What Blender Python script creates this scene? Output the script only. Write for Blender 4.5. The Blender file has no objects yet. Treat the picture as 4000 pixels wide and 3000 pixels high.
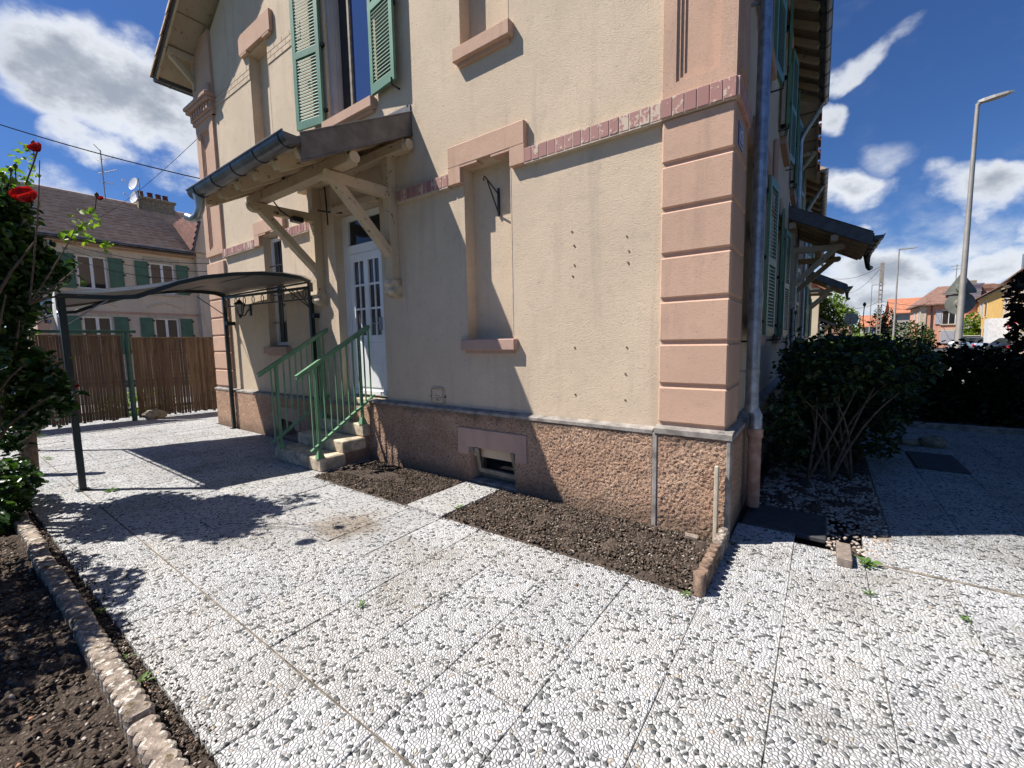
import bpy, bmesh, math, random
import numpy as np
from mathutils import Vector, Matrix, noise
random.seed(7); rng = np.random.default_rng(7)
S = bpy.context.scene
COL = S.collection

# ------------------------------------------------------------------ camera
CAM = Vector((0.6353, -3.7068, 1.6)); FPX = 1677.28
YAW, PITCH, ROLL = 0.627, -0.0964, -0.0179
def _basis():
    cy, sy, cp, sp = math.cos(YAW), math.sin(YAW), math.cos(PITCH), math.sin(PITCH)
    f = Vector((-sy*cp, cy*cp, sp)); r = Vector((cy, sy, 0)); u = r.cross(f)
    cr, sr = math.cos(ROLL), math.sin(ROLL)
    return cr*r + sr*u, -sr*r + cr*u, f
CR, CU, CF = _basis()
cd = bpy.data.cameras.new('camera'); cam = bpy.data.objects.new('camera', cd); COL.objects.link(cam)
cd.sensor_width = 36; cd.lens = FPX/4000*36; cd.clip_start = 0.05; cd.clip_end = 6000
cam.matrix_world = Matrix(((CR.x, CU.x, -CF.x, CAM.x), (CR.y, CU.y, -CF.y, CAM.y), (CR.z, CU.z, -CF.z, CAM.z), (0, 0, 0, 1)))
S.camera = cam
def at(u, v, d):
    return CAM + d*((u-2000)/FPX*CR - (v-1500)/FPX*CU + CF)
def dirn(u, v):
    return (at(u, v, 1)-CAM).normalized()

# ------------------------------------------------------------------ light
SUNDIR = Vector((0.58, 0.41, -1.0)).normalized()     # way the light travels
sd = bpy.data.lights.new('sun', 'SUN'); sd.energy = 5.0; sd.angle = math.radians(0.53); sd.color = (1.0, 0.955, 0.895)
so = bpy.data.objects.new('sun', sd); COL.objects.link(so)
so.rotation_euler = SUNDIR.to_track_quat('-Z', 'Y').to_euler()
S.view_settings.view_transform = 'Standard'; S.view_settings.look = 'None'
S.view_settings.exposure = 0.72; S.view_settings.gamma = 1.0

# ------------------------------------------------------------------ node helper
class NT:
    def __init__(s, tree): s.t = tree; s.n = tree.nodes; s.l = tree.links
    def add(s, kind, **kw):
        n = s.n.new(kind)
        for k, v in kw.items():
            if k == 'inp':
                for a, b in v.items():
                    if isinstance(b, bpy.types.NodeSocket): s.l.new(b, n.inputs[a])
                    else: n.inputs[a].default_value = b
            else: setattr(n, k, v)
        return n
    def math(s, op, a, b=None, c=None, clamp=False):
        n = s.n.new('ShaderNodeMath'); n.operation = op; n.use_clamp = clamp
        for i, x in enumerate((a, b, c)):
            if x is None: continue
            if isinstance(x, bpy.types.NodeSocket): s.l.new(x, n.inputs[i])
            else: n.inputs[i].default_value = x
        return n.outputs[0]
    def mix(s, f, a, b, typ='MIX'):
        n = s.n.new('ShaderNodeMix'); n.data_type = 'RGBA'; n.blend_type = typ; n.clamp_factor = True
        for i, x in ((0, f), (6, a), (7, b)):
            if isinstance(x, bpy.types.NodeSocket): s.l.new(x, n.inputs[i])
            elif i == 0: n.inputs[0].default_value = x
            else: n.inputs[i].default_value = (*x, 1) if len(x) == 3 else x
        return n.outputs[2]
    def sstep(s, x, a, b):
        n = s.n.new('ShaderNodeMapRange'); n.interpolation_type = 'SMOOTHSTEP'
        s.l.new(x, n.inputs[0]); n.inputs[1].default_value = a; n.inputs[2].default_value = b
        return n.outputs[0]
    def noise(s, co, scale, detail=3, rough=0.5, dist=0.0):
        n = s.n.new('ShaderNodeTexNoise'); s.l.new(co, n.inputs['Vector'])
        n.inputs['Scale'].default_value = scale; n.inputs['Detail'].default_value = detail
        n.inputs['Roughness'].default_value = rough; n.inputs['Distortion'].default_value = dist
        return n.outputs[0]
    def scaled(s, co, v):
        n = s.n.new('ShaderNodeVectorMath'); n.operation = 'MULTIPLY'; s.l.new(co, n.inputs[0]); n.inputs[1].default_value = v
        return n.outputs[0]

# ------------------------------------------------------------------ sky with clouds (all in world directions)
W = bpy.data.worlds.new('World'); S.world = W; W.use_nodes = True
T = NT(W.node_tree); T.n.clear()
out = T.add('ShaderNodeOutputWorld'); bg = T.add('ShaderNodeBackground'); T.l.new(bg.outputs[0], out.inputs[0])
sky = T.add('ShaderNodeTexSky', sky_type='NISHITA', sun_disc=False)
sky.sun_elevation = math.asin(-SUNDIR.z); sky.sun_rotation = math.atan2(-SUNDIR.x, -SUNDIR.y)
sky.air_density = 1.0; sky.dust_density = 0.4; sky.ozone_density = 2.5; sky.altitude = 200
geo = T.add('ShaderNodeTexCoord').outputs['Generated']
sep = T.add('ShaderNodeSeparateXYZ', inp={0: geo})
warp = T.add('ShaderNodeTexNoise', inp={'Vector': geo, 'Scale': 4.5, 'Detail': 6.0})
wv = T.add('ShaderNodeVectorMath', operation='MULTIPLY_ADD', inp={0: warp.outputs[1], 1: (0.26, 0.26, 0.18), 2: geo}).outputs[0]
BL = [  # (u, v, half width px, half height px, tilt deg, strength)
    (380, 370, 640, 300, 20, 1.45), (100, 190, 300, 170, 10, 1.2), (640, 560, 460, 170, 20, 1.2), (330, 620, 260, 80, 10, 1.1),
    (640, 320, 260, 90, 25, 0.75), (720, 700, 260, 130, 15, 0.85), (120, 740, 220, 80, 10, 0.6),
    (3350, 240, 210, 70, -28, 0.70), (3560, 120, 150, 40, -30, 0.32), (3480, 560, 160, 60, -20, 0.22), (3240, 440, 130, 90, 10, 0.85), (3830, 690, 310, 130, 12, 1.25), (3330, 720, 190, 95, -20, 1.0),
    (3400, 850, 70, 30, -25, 0.6), (4050, 850, 190, 200, 0, 0.9), (3480, 1010, 380, 130, 5, 1.0), (3900, 1020, 380, 130, -8, 1.2), (3300, 1150, 380, 130, 0, 0.9)]
acc = None
for (u, v, hw, hh, tilt, st) in BL:
    c = dirn(u, v); d0 = (at(u+10, v, 1)-at(u, v, 1)).normalized(); ca, sa = math.cos(math.radians(tilt)), math.sin(math.radians(tilt))
    ru = (at(u+hw*ca, v+hw*sa, 1)-at(u, v, 1)); rv = (at(u-hh*sa, v+hh*ca, 1)-at(u, v, 1))
    L = (at(u, v, 1)-CAM).length
    ru /= L; rv /= L
    a = ru - c*ru.dot(c); b = rv - c*rv.dot(c)
    b = b - a*(b.dot(a)/a.length_squared)
    a = a/a.length_squared; b = b/b.length_squared
    da = T.add('ShaderNodeVectorMath', operation='DOT_PRODUCT', inp={0: wv, 1: a}).outputs['Value']
    db = T.add('ShaderNodeVectorMath', operation='DOT_PRODUCT', inp={0: wv, 1: b}).outputs['Value']
    dc = T.add('ShaderNodeVectorMath', operation='DOT_PRODUCT', inp={0: geo, 1: c}).outputs['Value']
    oa, ob = a.dot(c), b.dot(c)
    # offset by the centre direction (c is orthogonal to a,b) plus the mean of the warp noise
    mo = Vector((0.13, 0.13, 0.09))
    da = T.math('SUBTRACT', da, a.dot(mo)); db = T.math('SUBTRACT', db, b.dot(mo))
    q = T.math('ADD', T.math('MULTIPLY', da, da), T.math('MULTIPLY', db, db))
    m = T.math('SUBTRACT', 1.0, q, clamp=True)
    m = T.math('MULTIPLY', m, T.math('MULTIPLY', T.math('GREATER_THAN', dc, 0.5), st))
    acc = m if acc is None else T.math('MAXIMUM', acc, m)
# general low cumulus band all round the horizon
band = T.math('MULTIPLY', T.math('SUBTRACT', 1.0, T.sstep(sep.outputs[2], 0.02, 0.30)), 0.62)
band = T.math('MULTIPLY', band, T.sstep(sep.outputs[1], -0.3, 0.2))
acc = T.math('MAXIMUM', acc, band)
co2 = T.scaled(geo, (1.0, 1.0, 1.5))
n1 = T.noise(co2, 5.0, 9, 0.60, 0.0); n2 = T.noise(co2, 14.0, 7, 0.6, 0.0)
nn = T.math('ADD', T.math('MULTIPLY', n1, 0.95), T.math('MULTIPLY', n2, 0.55))
dens = T.math('ADD', acc, T.math('MULTIPLY', T.math('MULTIPLY', T.math('SUBTRACT', nn, 0.75), 3.0), T.math('ADD', T.math('MULTIPLY', acc, 1.4), 0.25, clamp=True)))
cov = T.sstep(dens, 0.06, 1.0)
core = T.sstep(T.math('ADD', dens, T.math('MULTIPLY', T.math('SUBTRACT', T.noise(geo, 3.1, 3), 0.5), 1.3)), 0.62, 1.55)
skyc = T.mix(1.0, sky.outputs[0], (0.50, 0.78, 1.24), 'MULTIPLY')
cl = T.mix(core, (11.0, 11.4, 12.0), (4.6, 5.1, 6.0))
full = T.mix(T.math('MULTIPLY', cov, 0.96), skyc, cl)
T.l.new(full, bg.inputs[0]); bg.inputs[1].default_value = 0.05

# ------------------------------------------------------------------ materials
MATS = {}
def newmat(name):
    m = bpy.data.materials.new(name); m.use_nodes = True
    t = NT(m.node_tree); b = m.node_tree.nodes['Principled BSDF']; MATS[name] = m
    pos = t.add('ShaderNodeNewGeometry').outputs['Position']
    return m, t, b, pos
def bump(t, b, h, strength, dist):
    n = t.add('ShaderNodeBump', inp={'Height': h}); n.inputs['Strength'].default_value = strength; n.inputs['Distance'].default_value = dist
    t.l.new(n.outputs[0], b.inputs['Normal']); return n
def plain(name, col, rough=0.6, var=0.15, vs=6.0, bs=0.0, bd=0.002, bscale=60, metal=0.0, col2=None, spec=0.5, coat=0):
    m, t, b, pos = newmat(name)
    n = t.noise(pos, vs, 5, 0.6)
    c2 = col2 or tuple(x*(1-2*var) for x in col); c1 = tuple(min(1, x*(1+var*0.6)) for x in col)
    t.l.new(t.mix(t.sstep(n, 0.3, 0.7), c2, c1), b.inputs['Base Color'])
    b.inputs['Roughness'].default_value = rough; b.inputs['Metallic'].default_value = metal; b.inputs['Specular IOR Level'].default_value = spec
    if bs: bump(t, b, t.noise(pos, bscale, 4, 0.6), bs, bd)
    return m
def stucco(name, col, dirt, bstr=0.5, scale=70, streak=0.5, topz=None):
    m, t, b, pos = newmat(name)
    big = t.noise(pos, 1.1, 4, 0.6); mid = t.noise(pos, 7, 5, 0.65)
    st = t.noise(t.scaled(pos, (5, 5, 0.5)), 1.0, 5, 0.6)
    c = t.mix(t.sstep(big, 0.35, 0.7), tuple(x*0.93 for x in col), tuple(min(1, x*1.05) for x in col))
    c = t.mix(t.math('MULTIPLY', t.sstep(mid, 0.5, 0.8), 0.35), c, dirt)
    c = t.mix(t.math('MULTIPLY', t.sstep(st, 0.52, 0.75), streak), c, dirt)
    worm = t.noise(pos, scale, 4, 0.65, 1.6)
    speck = t.noise(pos, 120, 2, 0.5); s2 = t.noise(pos, 9, 2)
    c = t.mix(t.math('MULTIPLY', t.sstep(speck, 0.68, 0.74), t.sstep(s2, 0.45, 0.65)), c, tuple(x*0.35 for x in dirt))
    pit = t.sstep(worm, 0.30, 0.42)
    c = t.mix(t.math('SUBTRACT', 1.0, pit), c, tuple(x*0.62 for x in col))
    t.l.new(c, b.inputs['Base Color']); b.inputs['Roughness'].default_value = 0.93; b.inputs['Specular IOR Level'].default_value = 0.2
    h = t.math('ADD', t.sstep(worm, 0.3, 0.62), t.math('MULTIPLY', t.noise(pos, scale*2.7, 3), 0.4))
    bump(t, b, h, bstr, 0.006)
    return m
stucco('render_cream', (0.645, 0.515, 0.375), (0.36, 0.29, 0.23), 0.5, 62, 0.36)
stucco('render_pink', (0.575, 0.375, 0.27), (0.38, 0.26, 0.20), 0.35, 85, 0.6)
stucco('render_pink_dull', (0.50, 0.33, 0.26), (0.30, 0.22, 0.18), 0.3, 90, 0.5)
stucco('render_far_pink', (0.66, 0.34, 0.23), (0.5, 0.28, 0.2), 0.1, 60, 0.15)
stucco('render_far_yellow', (0.68, 0.43, 0.14), (0.6, 0.4, 0.2), 0.1, 60, 0.15)
stucco('render_far_cream', (0.62, 0.50, 0.36), (0.5, 0.4, 0.3), 0.1, 60, 0.2)
stucco('render_far_grey', (0.42, 0.38, 0.33), (0.3, 0.27, 0.25), 0.1, 60, 0.3)
stucco('render_neighbour', (0.72, 0.60, 0.46), (0.38, 0.30, 0.24), 0.3, 60, 0.3)
plain('stone_trim', (0.55, 0.47, 0.36), 0.8, 0.12, 5, 0.2)
def roughcast():
    m, t, b, pos = newmat('roughcast_plinth')
    n = t.noise(pos, 62, 3, 0.6, 1.3); big = t.noise(pos, 3.0, 4, 0.6); z = t.add('ShaderNodeSeparateXYZ', inp={0: pos}).outputs[2]
    c = t.mix(t.sstep(big, 0.35, 0.7), (0.50, 0.315, 0.215), (0.61, 0.41, 0.285))
    c = t.mix(t.math('MULTIPLY', t.math('SUBTRACT', 1.0, t.sstep(n, 0.38, 0.50)), 0.9), c, (0.11, 0.068, 0.047))
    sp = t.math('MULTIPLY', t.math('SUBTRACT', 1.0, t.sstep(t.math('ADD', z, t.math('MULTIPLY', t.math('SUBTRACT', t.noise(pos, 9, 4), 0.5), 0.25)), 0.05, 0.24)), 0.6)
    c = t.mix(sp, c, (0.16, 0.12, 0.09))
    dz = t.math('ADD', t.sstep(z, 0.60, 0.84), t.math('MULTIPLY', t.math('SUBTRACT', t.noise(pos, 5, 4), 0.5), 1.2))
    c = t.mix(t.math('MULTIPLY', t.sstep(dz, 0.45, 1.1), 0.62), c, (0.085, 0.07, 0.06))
    t.l.new(c, b.inputs['Base Color']); b.inputs['Roughness'].default_value = 0.95; b.inputs['Specular IOR Level'].default_value = 0.15
    bump(t, b, t.math('ADD', n, t.math('MULTIPLY', t.noise(pos, 110, 4), 0.4)), 0.9, 0.02)
roughcast()
def pebble():
    m, t, b, pos = newmat('washed_pebble_slab')
    d = t.add('ShaderNodeVectorMath', operation='MULTIPLY_ADD', inp={0: t.add('ShaderNodeTexNoise', inp={'Vector': pos, 'Scale': 17.0, 'Detail': 4.0}).outputs[1], 1: (0.034, 0.034, 0.034), 2: pos}).outputs[0]
    v = t.add('ShaderNodeTexVoronoi', voronoi_dimensions='2D', feature='F1', inp={'Vector': d, 'Scale': 60.0, 'Randomness': 1.0})
    e = t.add('ShaderNodeTexVoronoi', voronoi_dimensions='2D', feature='DISTANCE_TO_EDGE', inp={'Vector': d, 'Scale': 60.0, 'Randomness': 1.0})
    r = t.add('ShaderNodeSeparateXYZ', inp={0: v.outputs['Color']})
    sh = t.mix(r.outputs[1], (0.46, 0.465, 0.465), (0.72, 0.725, 0.73))
    tan = t.mix(r.outputs[2], (0.42, 0.36, 0.29), (0.54, 0.50, 0.44))
    dk = t.mix(r.outputs[2], (0.035, 0.045, 0.052), (0.19, 0.205, 0.205))
    c = t.mix(t.math('GREATER_THAN', r.outputs[0], 0.984), sh, tan)
    # darker stones come in loose clusters
    cl = t.math('MULTIPLY', t.math('SUBTRACT', t.noise(pos, 9.0, 2), 0.5), 0.40)
    c = t.mix(t.math('LESS_THAN', r.outputs[0], t.math('ADD', cl, 0.165)), c, dk)
    gap = t.sstep(e.outputs['Distance'], 0.0, 0.10)
    g = t.mix(t.noise(pos, 1.7, 3), (0.15, 0.13, 0.115), (0.40, 0.375, 0.34))
    c = t.mix(gap, g, c)
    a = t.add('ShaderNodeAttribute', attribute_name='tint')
    stain = t.math('MULTIPLY', t.sstep(t.noise(pos, 1.6, 6, 0.68), 0.48, 0.68), 0.9)
    c = t.mix(stain, c, t.mix(1.0, c, (0.80, 0.775, 0.73), 'MULTIPLY'))
    sp = t.add('ShaderNodeVectorMath', operation='DISTANCE', inp={0: pos, 1: (-2.75, -1.60, 0.0)}).outputs['Value']
    sp = t.math('SUBTRACT', 1.0, t.sstep(t.math('ADD', sp, t.math('MULTIPLY', t.math('SUBTRACT', t.noise(pos, 5, 4), 0.5), 0.5)), 0.15, 0.42))
    c = t.mix(t.math('MULTIPLY', sp, 0.8), c, t.mix(1.0, c, (0.66, 0.55, 0.42), 'MULTIPLY'))
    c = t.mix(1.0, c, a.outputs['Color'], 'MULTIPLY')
    t.l.new(c, b.inputs['Base Color']); b.inputs['Roughness'].default_value = 0.62; b.inputs['Specular IOR Level'].default_value = 0.35
    h = t.math('POWER', t.sstep(e.outputs['Distance'], 0.0, 0.38), 0.7)
    bump(t, b, h, 0.8, 0.009)
pebble()
def soil():
    m, t, b, pos = newmat('dark_soil')
    n = t.noise(pos, 60, 5, 0.7); big = t.noise(pos, 4, 4, 0.6)
    v = t.add('ShaderNodeTexVoronoi', feature='F1', inp={'Vector': pos, 'Scale': 62.0})
    r = t.add('ShaderNodeSeparateXYZ', inp={0: v.outputs['Color']})
    c = t.mix(t.sstep(n, 0.3, 0.7), (0.04, 0.031, 0.025), (0.13, 0.10, 0.08))
    c = t.mix(t.math('MULTIPLY', t.math('GREATER_THAN', r.outputs[0], 0.86), t.math('LESS_THAN', v.outputs['Distance'], 0.34)), c, (0.34, 0.28, 0.22))
    c = t.mix(t.math('MULTIPLY', t.sstep(big, 0.4, 0.7), 0.3), c, (0.19, 0.145, 0.11))
    t.l.new(c, b.inputs['Base Color']); b.inputs['Roughness'].default_value = 0.95; b.inputs['Specular IOR Level'].default_value = 0.1
    bump(t, b, t.math('SUBTRACT', n, t.math('MULTIPLY', v.outputs['Distance'], 0.6)), 1.0, 0.02)
soil()
def island(name, cols, rough=0.6, trans=0.0, spec=0.4, bs=0.0):
    m, t, b, pos = newmat(name)
    g = t.add('ShaderNodeNewGeometry'); rp = g.outputs['Random Per Island']
    cr = t.add('ShaderNodeValToRGB', inp={0: rp}); el = cr.color_ramp.elements
    for i, c in enumerate(cols):
        p = i/(len(cols)-1)
        if i == 0: e = el[0]; e.position = 0
        elif i == len(cols)-1: e = el[-1]; e.position = 1
        else: e = el.new(p)
        e.color = (*c, 1)
    t.l.new(cr.outputs[0], b.inputs['Base Color']); b.inputs['Roughness'].default_value = rough; b.inputs['Specular IOR Level'].default_value = spec
    if trans:
        tr = t.add('ShaderNodeBsdfTranslucent'); mx = t.add('ShaderNodeMixShader'); mx.inputs[0].default_value = trans
        t.l.new(t.mix(1.0, cr.outputs[0], (1.6, 1.9, 0.6), 'MULTIPLY'), tr.inputs[0])
        t.l.new(b.outputs[0], mx.inputs[1]); t.l.new(tr.outputs[0], mx.inputs[2])
        t.l.new(mx.outputs[0], t.n['Material Output'].inputs[0])
    if bs: bump(t, b, t.noise(pos, 90, 4), bs, 0.004)
    return m
island('rose_leaf', [(0.014, 0.040, 0.013), (0.022, 0.055, 0.014), (0.034, 0.080, 0.018), (0.065, 0.12, 0.022)], 0.33, 0.22, 0.5)
island('young_leaf', [(0.14, 0.24, 0.025), (0.17, 0.27, 0.03), (0.22, 0.30, 0.05)], 0.4, 0.3, 0.4)
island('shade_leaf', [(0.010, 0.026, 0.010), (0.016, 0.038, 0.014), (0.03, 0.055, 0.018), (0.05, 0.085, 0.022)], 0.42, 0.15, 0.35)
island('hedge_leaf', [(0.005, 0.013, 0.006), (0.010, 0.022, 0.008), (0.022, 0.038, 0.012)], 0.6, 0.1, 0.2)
island('tree_leaf', [(0.08, 0.14, 0.02), (0.13, 0.20, 0.03), (0.20, 0.27, 0.05)], 0.55, 0.3, 0.3)
island('far_leaf', [(0.02, 0.045, 0.012), (0.05, 0.085, 0.02), (0.09, 0.12, 0.04)], 0.6, 0.2, 0.2)
island('plum_leaf', [(0.020, 0.009, 0.012), (0.010, 0.014, 0.010), (0.014, 0.020, 0.010)], 0.5, 0.1, 0.3)
island('weed_leaf', [(0.07, 0.14, 0.03), (0.14, 0.24, 0.06)], 0.5, 0.2, 0.3)
island('red_petal', [(0.35, 0.004, 0.008), (0.55, 0.010, 0.012), (0.20, 0.002, 0.006)], 0.5, 0.2, 0.3)
island('bud', [(0.06, 0.02, 0.015), (0.05, 0.08, 0.02)], 0.6)
island('stone_chip', [(0.16, 0.12, 0.09), (0.42, 0.35, 0.28), (0.5, 0.43, 0.36), (0.09, 0.075, 0.06), (0.45, 0.22, 0.12)], 0.8, bs=0.3)
island('soil_crumb', [(0.035, 0.027, 0.021), (0.075, 0.058, 0.045), (0.16, 0.125, 0.10)], 0.95, spec=0.1)
island('gravel', [(0.20, 0.16, 0.13), (0.42, 0.36, 0.30), (0.33, 0.25, 0.2), (0.55, 0.5, 0.44)], 0.8)
def brickmat():
    m, t, b, pos = newmat('peeling_brick')
    g = t.add('ShaderNodeNewGeometry').outputs['Random Per Island']
    n = t.noise(pos, 26, 4, 0.62); n2 = t.noise(pos, 4.0, 2)
    f = t.math('ADD', n, t.math('MULTIPLY', t.math('SUBTRACT', g, 0.5), 0.30))
    f = t.math('ADD', f, t.math('MULTIPLY', t.math('SUBTRACT', n2, 0.5), 0.35))
    c = t.mix(g, (0.31, 0.145, 0.125), (0.38, 0.19, 0.16))
    c = t.mix(t.sstep(f, 0.585, 0.605), c, (0.54, 0.42, 0.32))
    t.l.new(c, b.inputs['Base Color']); b.inputs['Roughness'].default_value = 0.75
    bump(t, b, t.sstep(f, 0.55, 0.59), 0.5, 0.003)
brickmat()
plain('brick_painted_pink', (0.40, 0.19, 0.16), 0.8, 0.2, 18, 0.4, 0.003, 60, col2=(0.52, 0.32, 0.26))
plain('mortar_pale', (0.55, 0.45, 0.35), 0.9, 0.1, 20, 0.2)
plain('green_gloss', (0.12, 0.25, 0.165), 0.45, 0.10, 3, 0.05)
plain('green_rail', (0.14, 0.29, 0.155), 0.35, 0.12, 8, 0.15, 0.001, 80)
plain('green_dull', (0.07, 0.165, 0.105), 0.6, 0.1, 3)
plain('green_pole', (0.03, 0.08, 0.05), 0.4, 0.15, 5)
plain('black_iron', (0.012, 0.013, 0.014), 0.35, 0.2, 8)
plain('anthracite_tube', (0.022, 0.032, 0.034), 0.38, 0.15, 4, metal=0.2)
plain('zinc_dark', (0.10, 0.105, 0.115), 0.36, 0.22, 5, 0.15, 0.002, 25, metal=0.75)
plain('zinc_light', (0.42, 0.43, 0.45), 0.38, 0.15, 5, 0.1, 0.002, 25, metal=0.8)
plain('zinc_flashing', (0.135, 0.13, 0.135), 0.5, 0.16, 7, 0.25, 0.002, 30, metal=0.4)
plain('galvanised', (0.36, 0.39, 0.46), 0.40, 0.18, 14, 0.1, metal=0.75)
plain('pipe_pink', (0.42, 0.27, 0.21), 0.7, 0.15, 9, 0.2, col2=(0.25, 0.13, 0.09))
def peelwood(name, c1, c2, thr):
    m, t, b, pos = newmat(name)
    n = t.noise(pos, 11, 6, 0.68, 0.6); n2 = t.noise(pos, 2.2, 3)
    g = t.noise(t.scaled(pos, (40, 8, 8)), 1.0, 4)
    base = t.mix(n2, tuple(x*0.82 for x in c1), c1)
    base = t.mix(t.math('MULTIPLY', t.sstep(t.noise(pos, 5, 5, 0.7), 0.5, 0.72), 0.5), base, (0.34, 0.25, 0.16))
    c = t.mix(t.sstep(n, thr, thr+0.03), base, c2)
    t.l.new(c, b.inputs['Base Color']); b.inputs['Roughness'].default_value = 0.8
    bump(t, b, t.math('ADD', t.math('MULTIPLY', t.sstep(n, thr, thr+0.03), -1.0), t.math('MULTIPLY', g, 0.35)), 0.6, 0.004)
peelwood('peeling_wood', (0.58, 0.46, 0.31), (0.10, 0.07, 0.05), 0.615)
peelwood('soffit_boards', (0.46, 0.38, 0.28), (0.20, 0.14, 0.09), 0.62)
peelwood('dark_soffit', (0.26, 0.21, 0.16), (0.10, 0.07, 0.05), 0.6)
plain('sandstone_step', (0.62, 0.52, 0.38), 0.85, 0.22, 6, 0.5, 0.006, 28, col2=(0.27, 0.22, 0.16))
plain('cement_cap', (0.30, 0.27, 0.24), 0.9, 0.25, 9, 0.4, 0.004, 50)
plain('pvc_white', (0.80, 0.80, 0.80), 0.35, 0.04, 3)
plain('pvc_grey', (0.45, 0.44, 0.46), 0.4, 0.06, 3)
plain('old_timber_frame', (0.24, 0.205, 0.155), 0.7, 0.2, 12, 0.3)
plain('rubber_black', (0.01, 0.01, 0.01), 0.9, 0.1, spec=0.02)
plain('thorny_stem', (0.11, 0.075, 0.05), 0.85, 0.3, 20, 0.4)
plain('paper_white', (0.7, 0.7, 0.7), 0.7, 0.1)
def glass(name, col=(0.02, 0.022, 0.026), rough=0.04):
    m, t, b, pos = newmat(name)
    b.inputs['Base Color'].default_value = (*col, 1); b.inputs['Roughness'].default_value = rough; b.inputs['Specular IOR Level'].default_value = 0.35
    bump(t, b, t.noise(pos, 1.3, 2), 0.05, 0.05)
glass('window_glass'); glass('curtained_glass', (0.06, 0.055, 0.05), 0.15); glass('blue_reveal_glass', (0.03, 0.06, 0.17), 0.05)
def fence():
    m, t, b, pos = newmat('fence_reed')
    g = t.add('ShaderNodeNewGeometry').outputs['Random Per Island']
    n = t.noise(t.scaled(pos, (25, 25, 3)), 1.0, 4)
    c = t.mix(g, (0.085, 0.05, 0.027), (0.18, 0.112, 0.06)); c = t.mix(t.sstep(n, 0.4, 0.8), c, (0.05, 0.026, 0.016))
    t.l.new(c, b.inputs['Base Color']); b.inputs['Roughness'].default_value = 0.8
fence()
def tiles(name, c1, c2):
    m, t, b, pos = newmat(name)
    n = t.noise(pos, 2.2, 5, 0.65); n2 = t.noise(pos, 14, 4)
    c = t.mix(t.sstep(n, 0.35, 0.7), c1, c2); c = t.mix(t.math('MULTIPLY', t.sstep(n2, 0.45, 0.75), 0.5), c, tuple(x*0.5 for x in c1))
    t.l.new(c, b.inputs['Base Color']); b.inputs['Roughness'].default_value = 0.85; b.inputs['Specular IOR Level'].default_value = 0.2
tiles('tile_brown', (0.52, 0.38, 0.29), (0.70, 0.55, 0.44)); tiles('tile_red', (0.40, 0.15, 0.085), (0.50, 0.22, 0.13)); tiles('tile_maroon', (0.11, 0.045, 0.035), (0.17, 0.075, 0.06)); tiles('tile_old', (0.19, 0.105, 0.08), (0.28, 0.175, 0.135))
plain('canopy_fabric', (0.15, 0.14, 0.133), 0.5, 0.06, 3)
plain('asphalt', (0.055, 0.055, 0.057), 0.9, 0.2, 8, 0.4, 0.004, 120)
plain('pavement_grey', (0.26, 0.25, 0.24), 0.9, 0.15, 5, 0.3)
plain('meadow', (0.07, 0.10, 0.03), 0.95, 0.25, 2.0, 0.4, 0.01, 30)
plain('far_hill', (0.05, 0.085, 0.05), 0.95, 0.2, 0.02)
plain('bark', (0.16, 0.11, 0.075), 0.9, 0.3, 20, 0.7, 0.006, 40)
plain('stem_brown', (0.20, 0.13, 0.075), 0.8, 0.3, 20, 0.4)
plain('rose_stem_red', (0.10, 0.045, 0.03), 0.6, 0.3, 15)
plain('concrete_pole', (0.30, 0.275, 0.24), 0.9, 0.15, 6, 0.3)
plain('lamp_metal', (0.36, 0.34, 0.31), 0.5, 0.1, 3, metal=0.3)
plain('sign_back', (0.30, 0.31, 0.27), 0.55, 0.12, 4, metal=0.4)
plain('cover_dark', (0.060, 0.058, 0.060), 0.8, 0.2, 12, 0.3)
plain('palisade_brown', (0.25, 0.165, 0.115), 0.9, 0.3, 22, 0.8, 0.006, 70)
plain('paver_block', (0.25, 0.20, 0.16), 0.9, 0.15, 30, 0.7, 0.004, 90)
plain('field_rock', (0.28, 0.24, 0.17), 0.9, 0.25, 10, 0.6, 0.01, 30)
plain('car_silver', (0.30, 0.36, 0.44), 0.25, 0.03, 2, metal=0.6); plain('car_white', (0.75, 0.75, 0.75), 0.3, 0.03, 2); plain('car_black', (0.015, 0.015, 0.018), 0.2, 0.03, 2)
plain('tail_red', (0.45, 0.02, 0.03), 0.3, 0.05); plain('tyre', (0.015, 0.015, 0.015), 0.9, 0.1)
plain('plate_blue', (0.012, 0.035, 0.20), 0.3, 0.1, 30); plain('enamel_white', (0.75, 0.75, 0.78), 0.4, 0.03)
plain('shutter_grey', (0.42, 0.42, 0.46), 0.6, 0.06); plain('sign_red', (0.55, 0.02, 0.03), 0.4, 0.05); plain('awning_brown', (0.07, 0.045, 0.035), 0.8, 0.2)
def lichen():
    m, t, b, pos = newmat('mossy_edging')
    n = t.noise(pos, 16, 6, 0.7); m2 = t.noise(pos, 11, 5, 0.65, 0.5)
    w = t.noise(t.scaled(pos, (1, 1, 1)), 30, 4, 0.6)
    c = t.mix(t.sstep(n, 0.35, 0.65), (0.13, 0.10, 0.08), (0.36, 0.29, 0.23))
    c = t.mix(t.sstep(w, 0.56, 0.62), c, (0.55, 0.52, 0.45))
    c = t.mix(t.sstep(m2, 0.57, 0.66), c, (0.09, 0.065, 0.02))
    t.l.new(c, b.inputs['Base Color']); b.inputs['Roughness'].default_value = 0.95
    bump(t, b, t.math('ADD', n, w), 1.0, 0.012)
lichen()
def bulbm():
    m, t, b, pos = newmat('lantern_glass')
    b.inputs['Base Color'].default_value = (0.75, 0.80, 0.78, 1); b.inputs['Roughness'].default_value = 0.08; b.inputs['Transmission Weight'].default_value = 0.7
bulbm()

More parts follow.
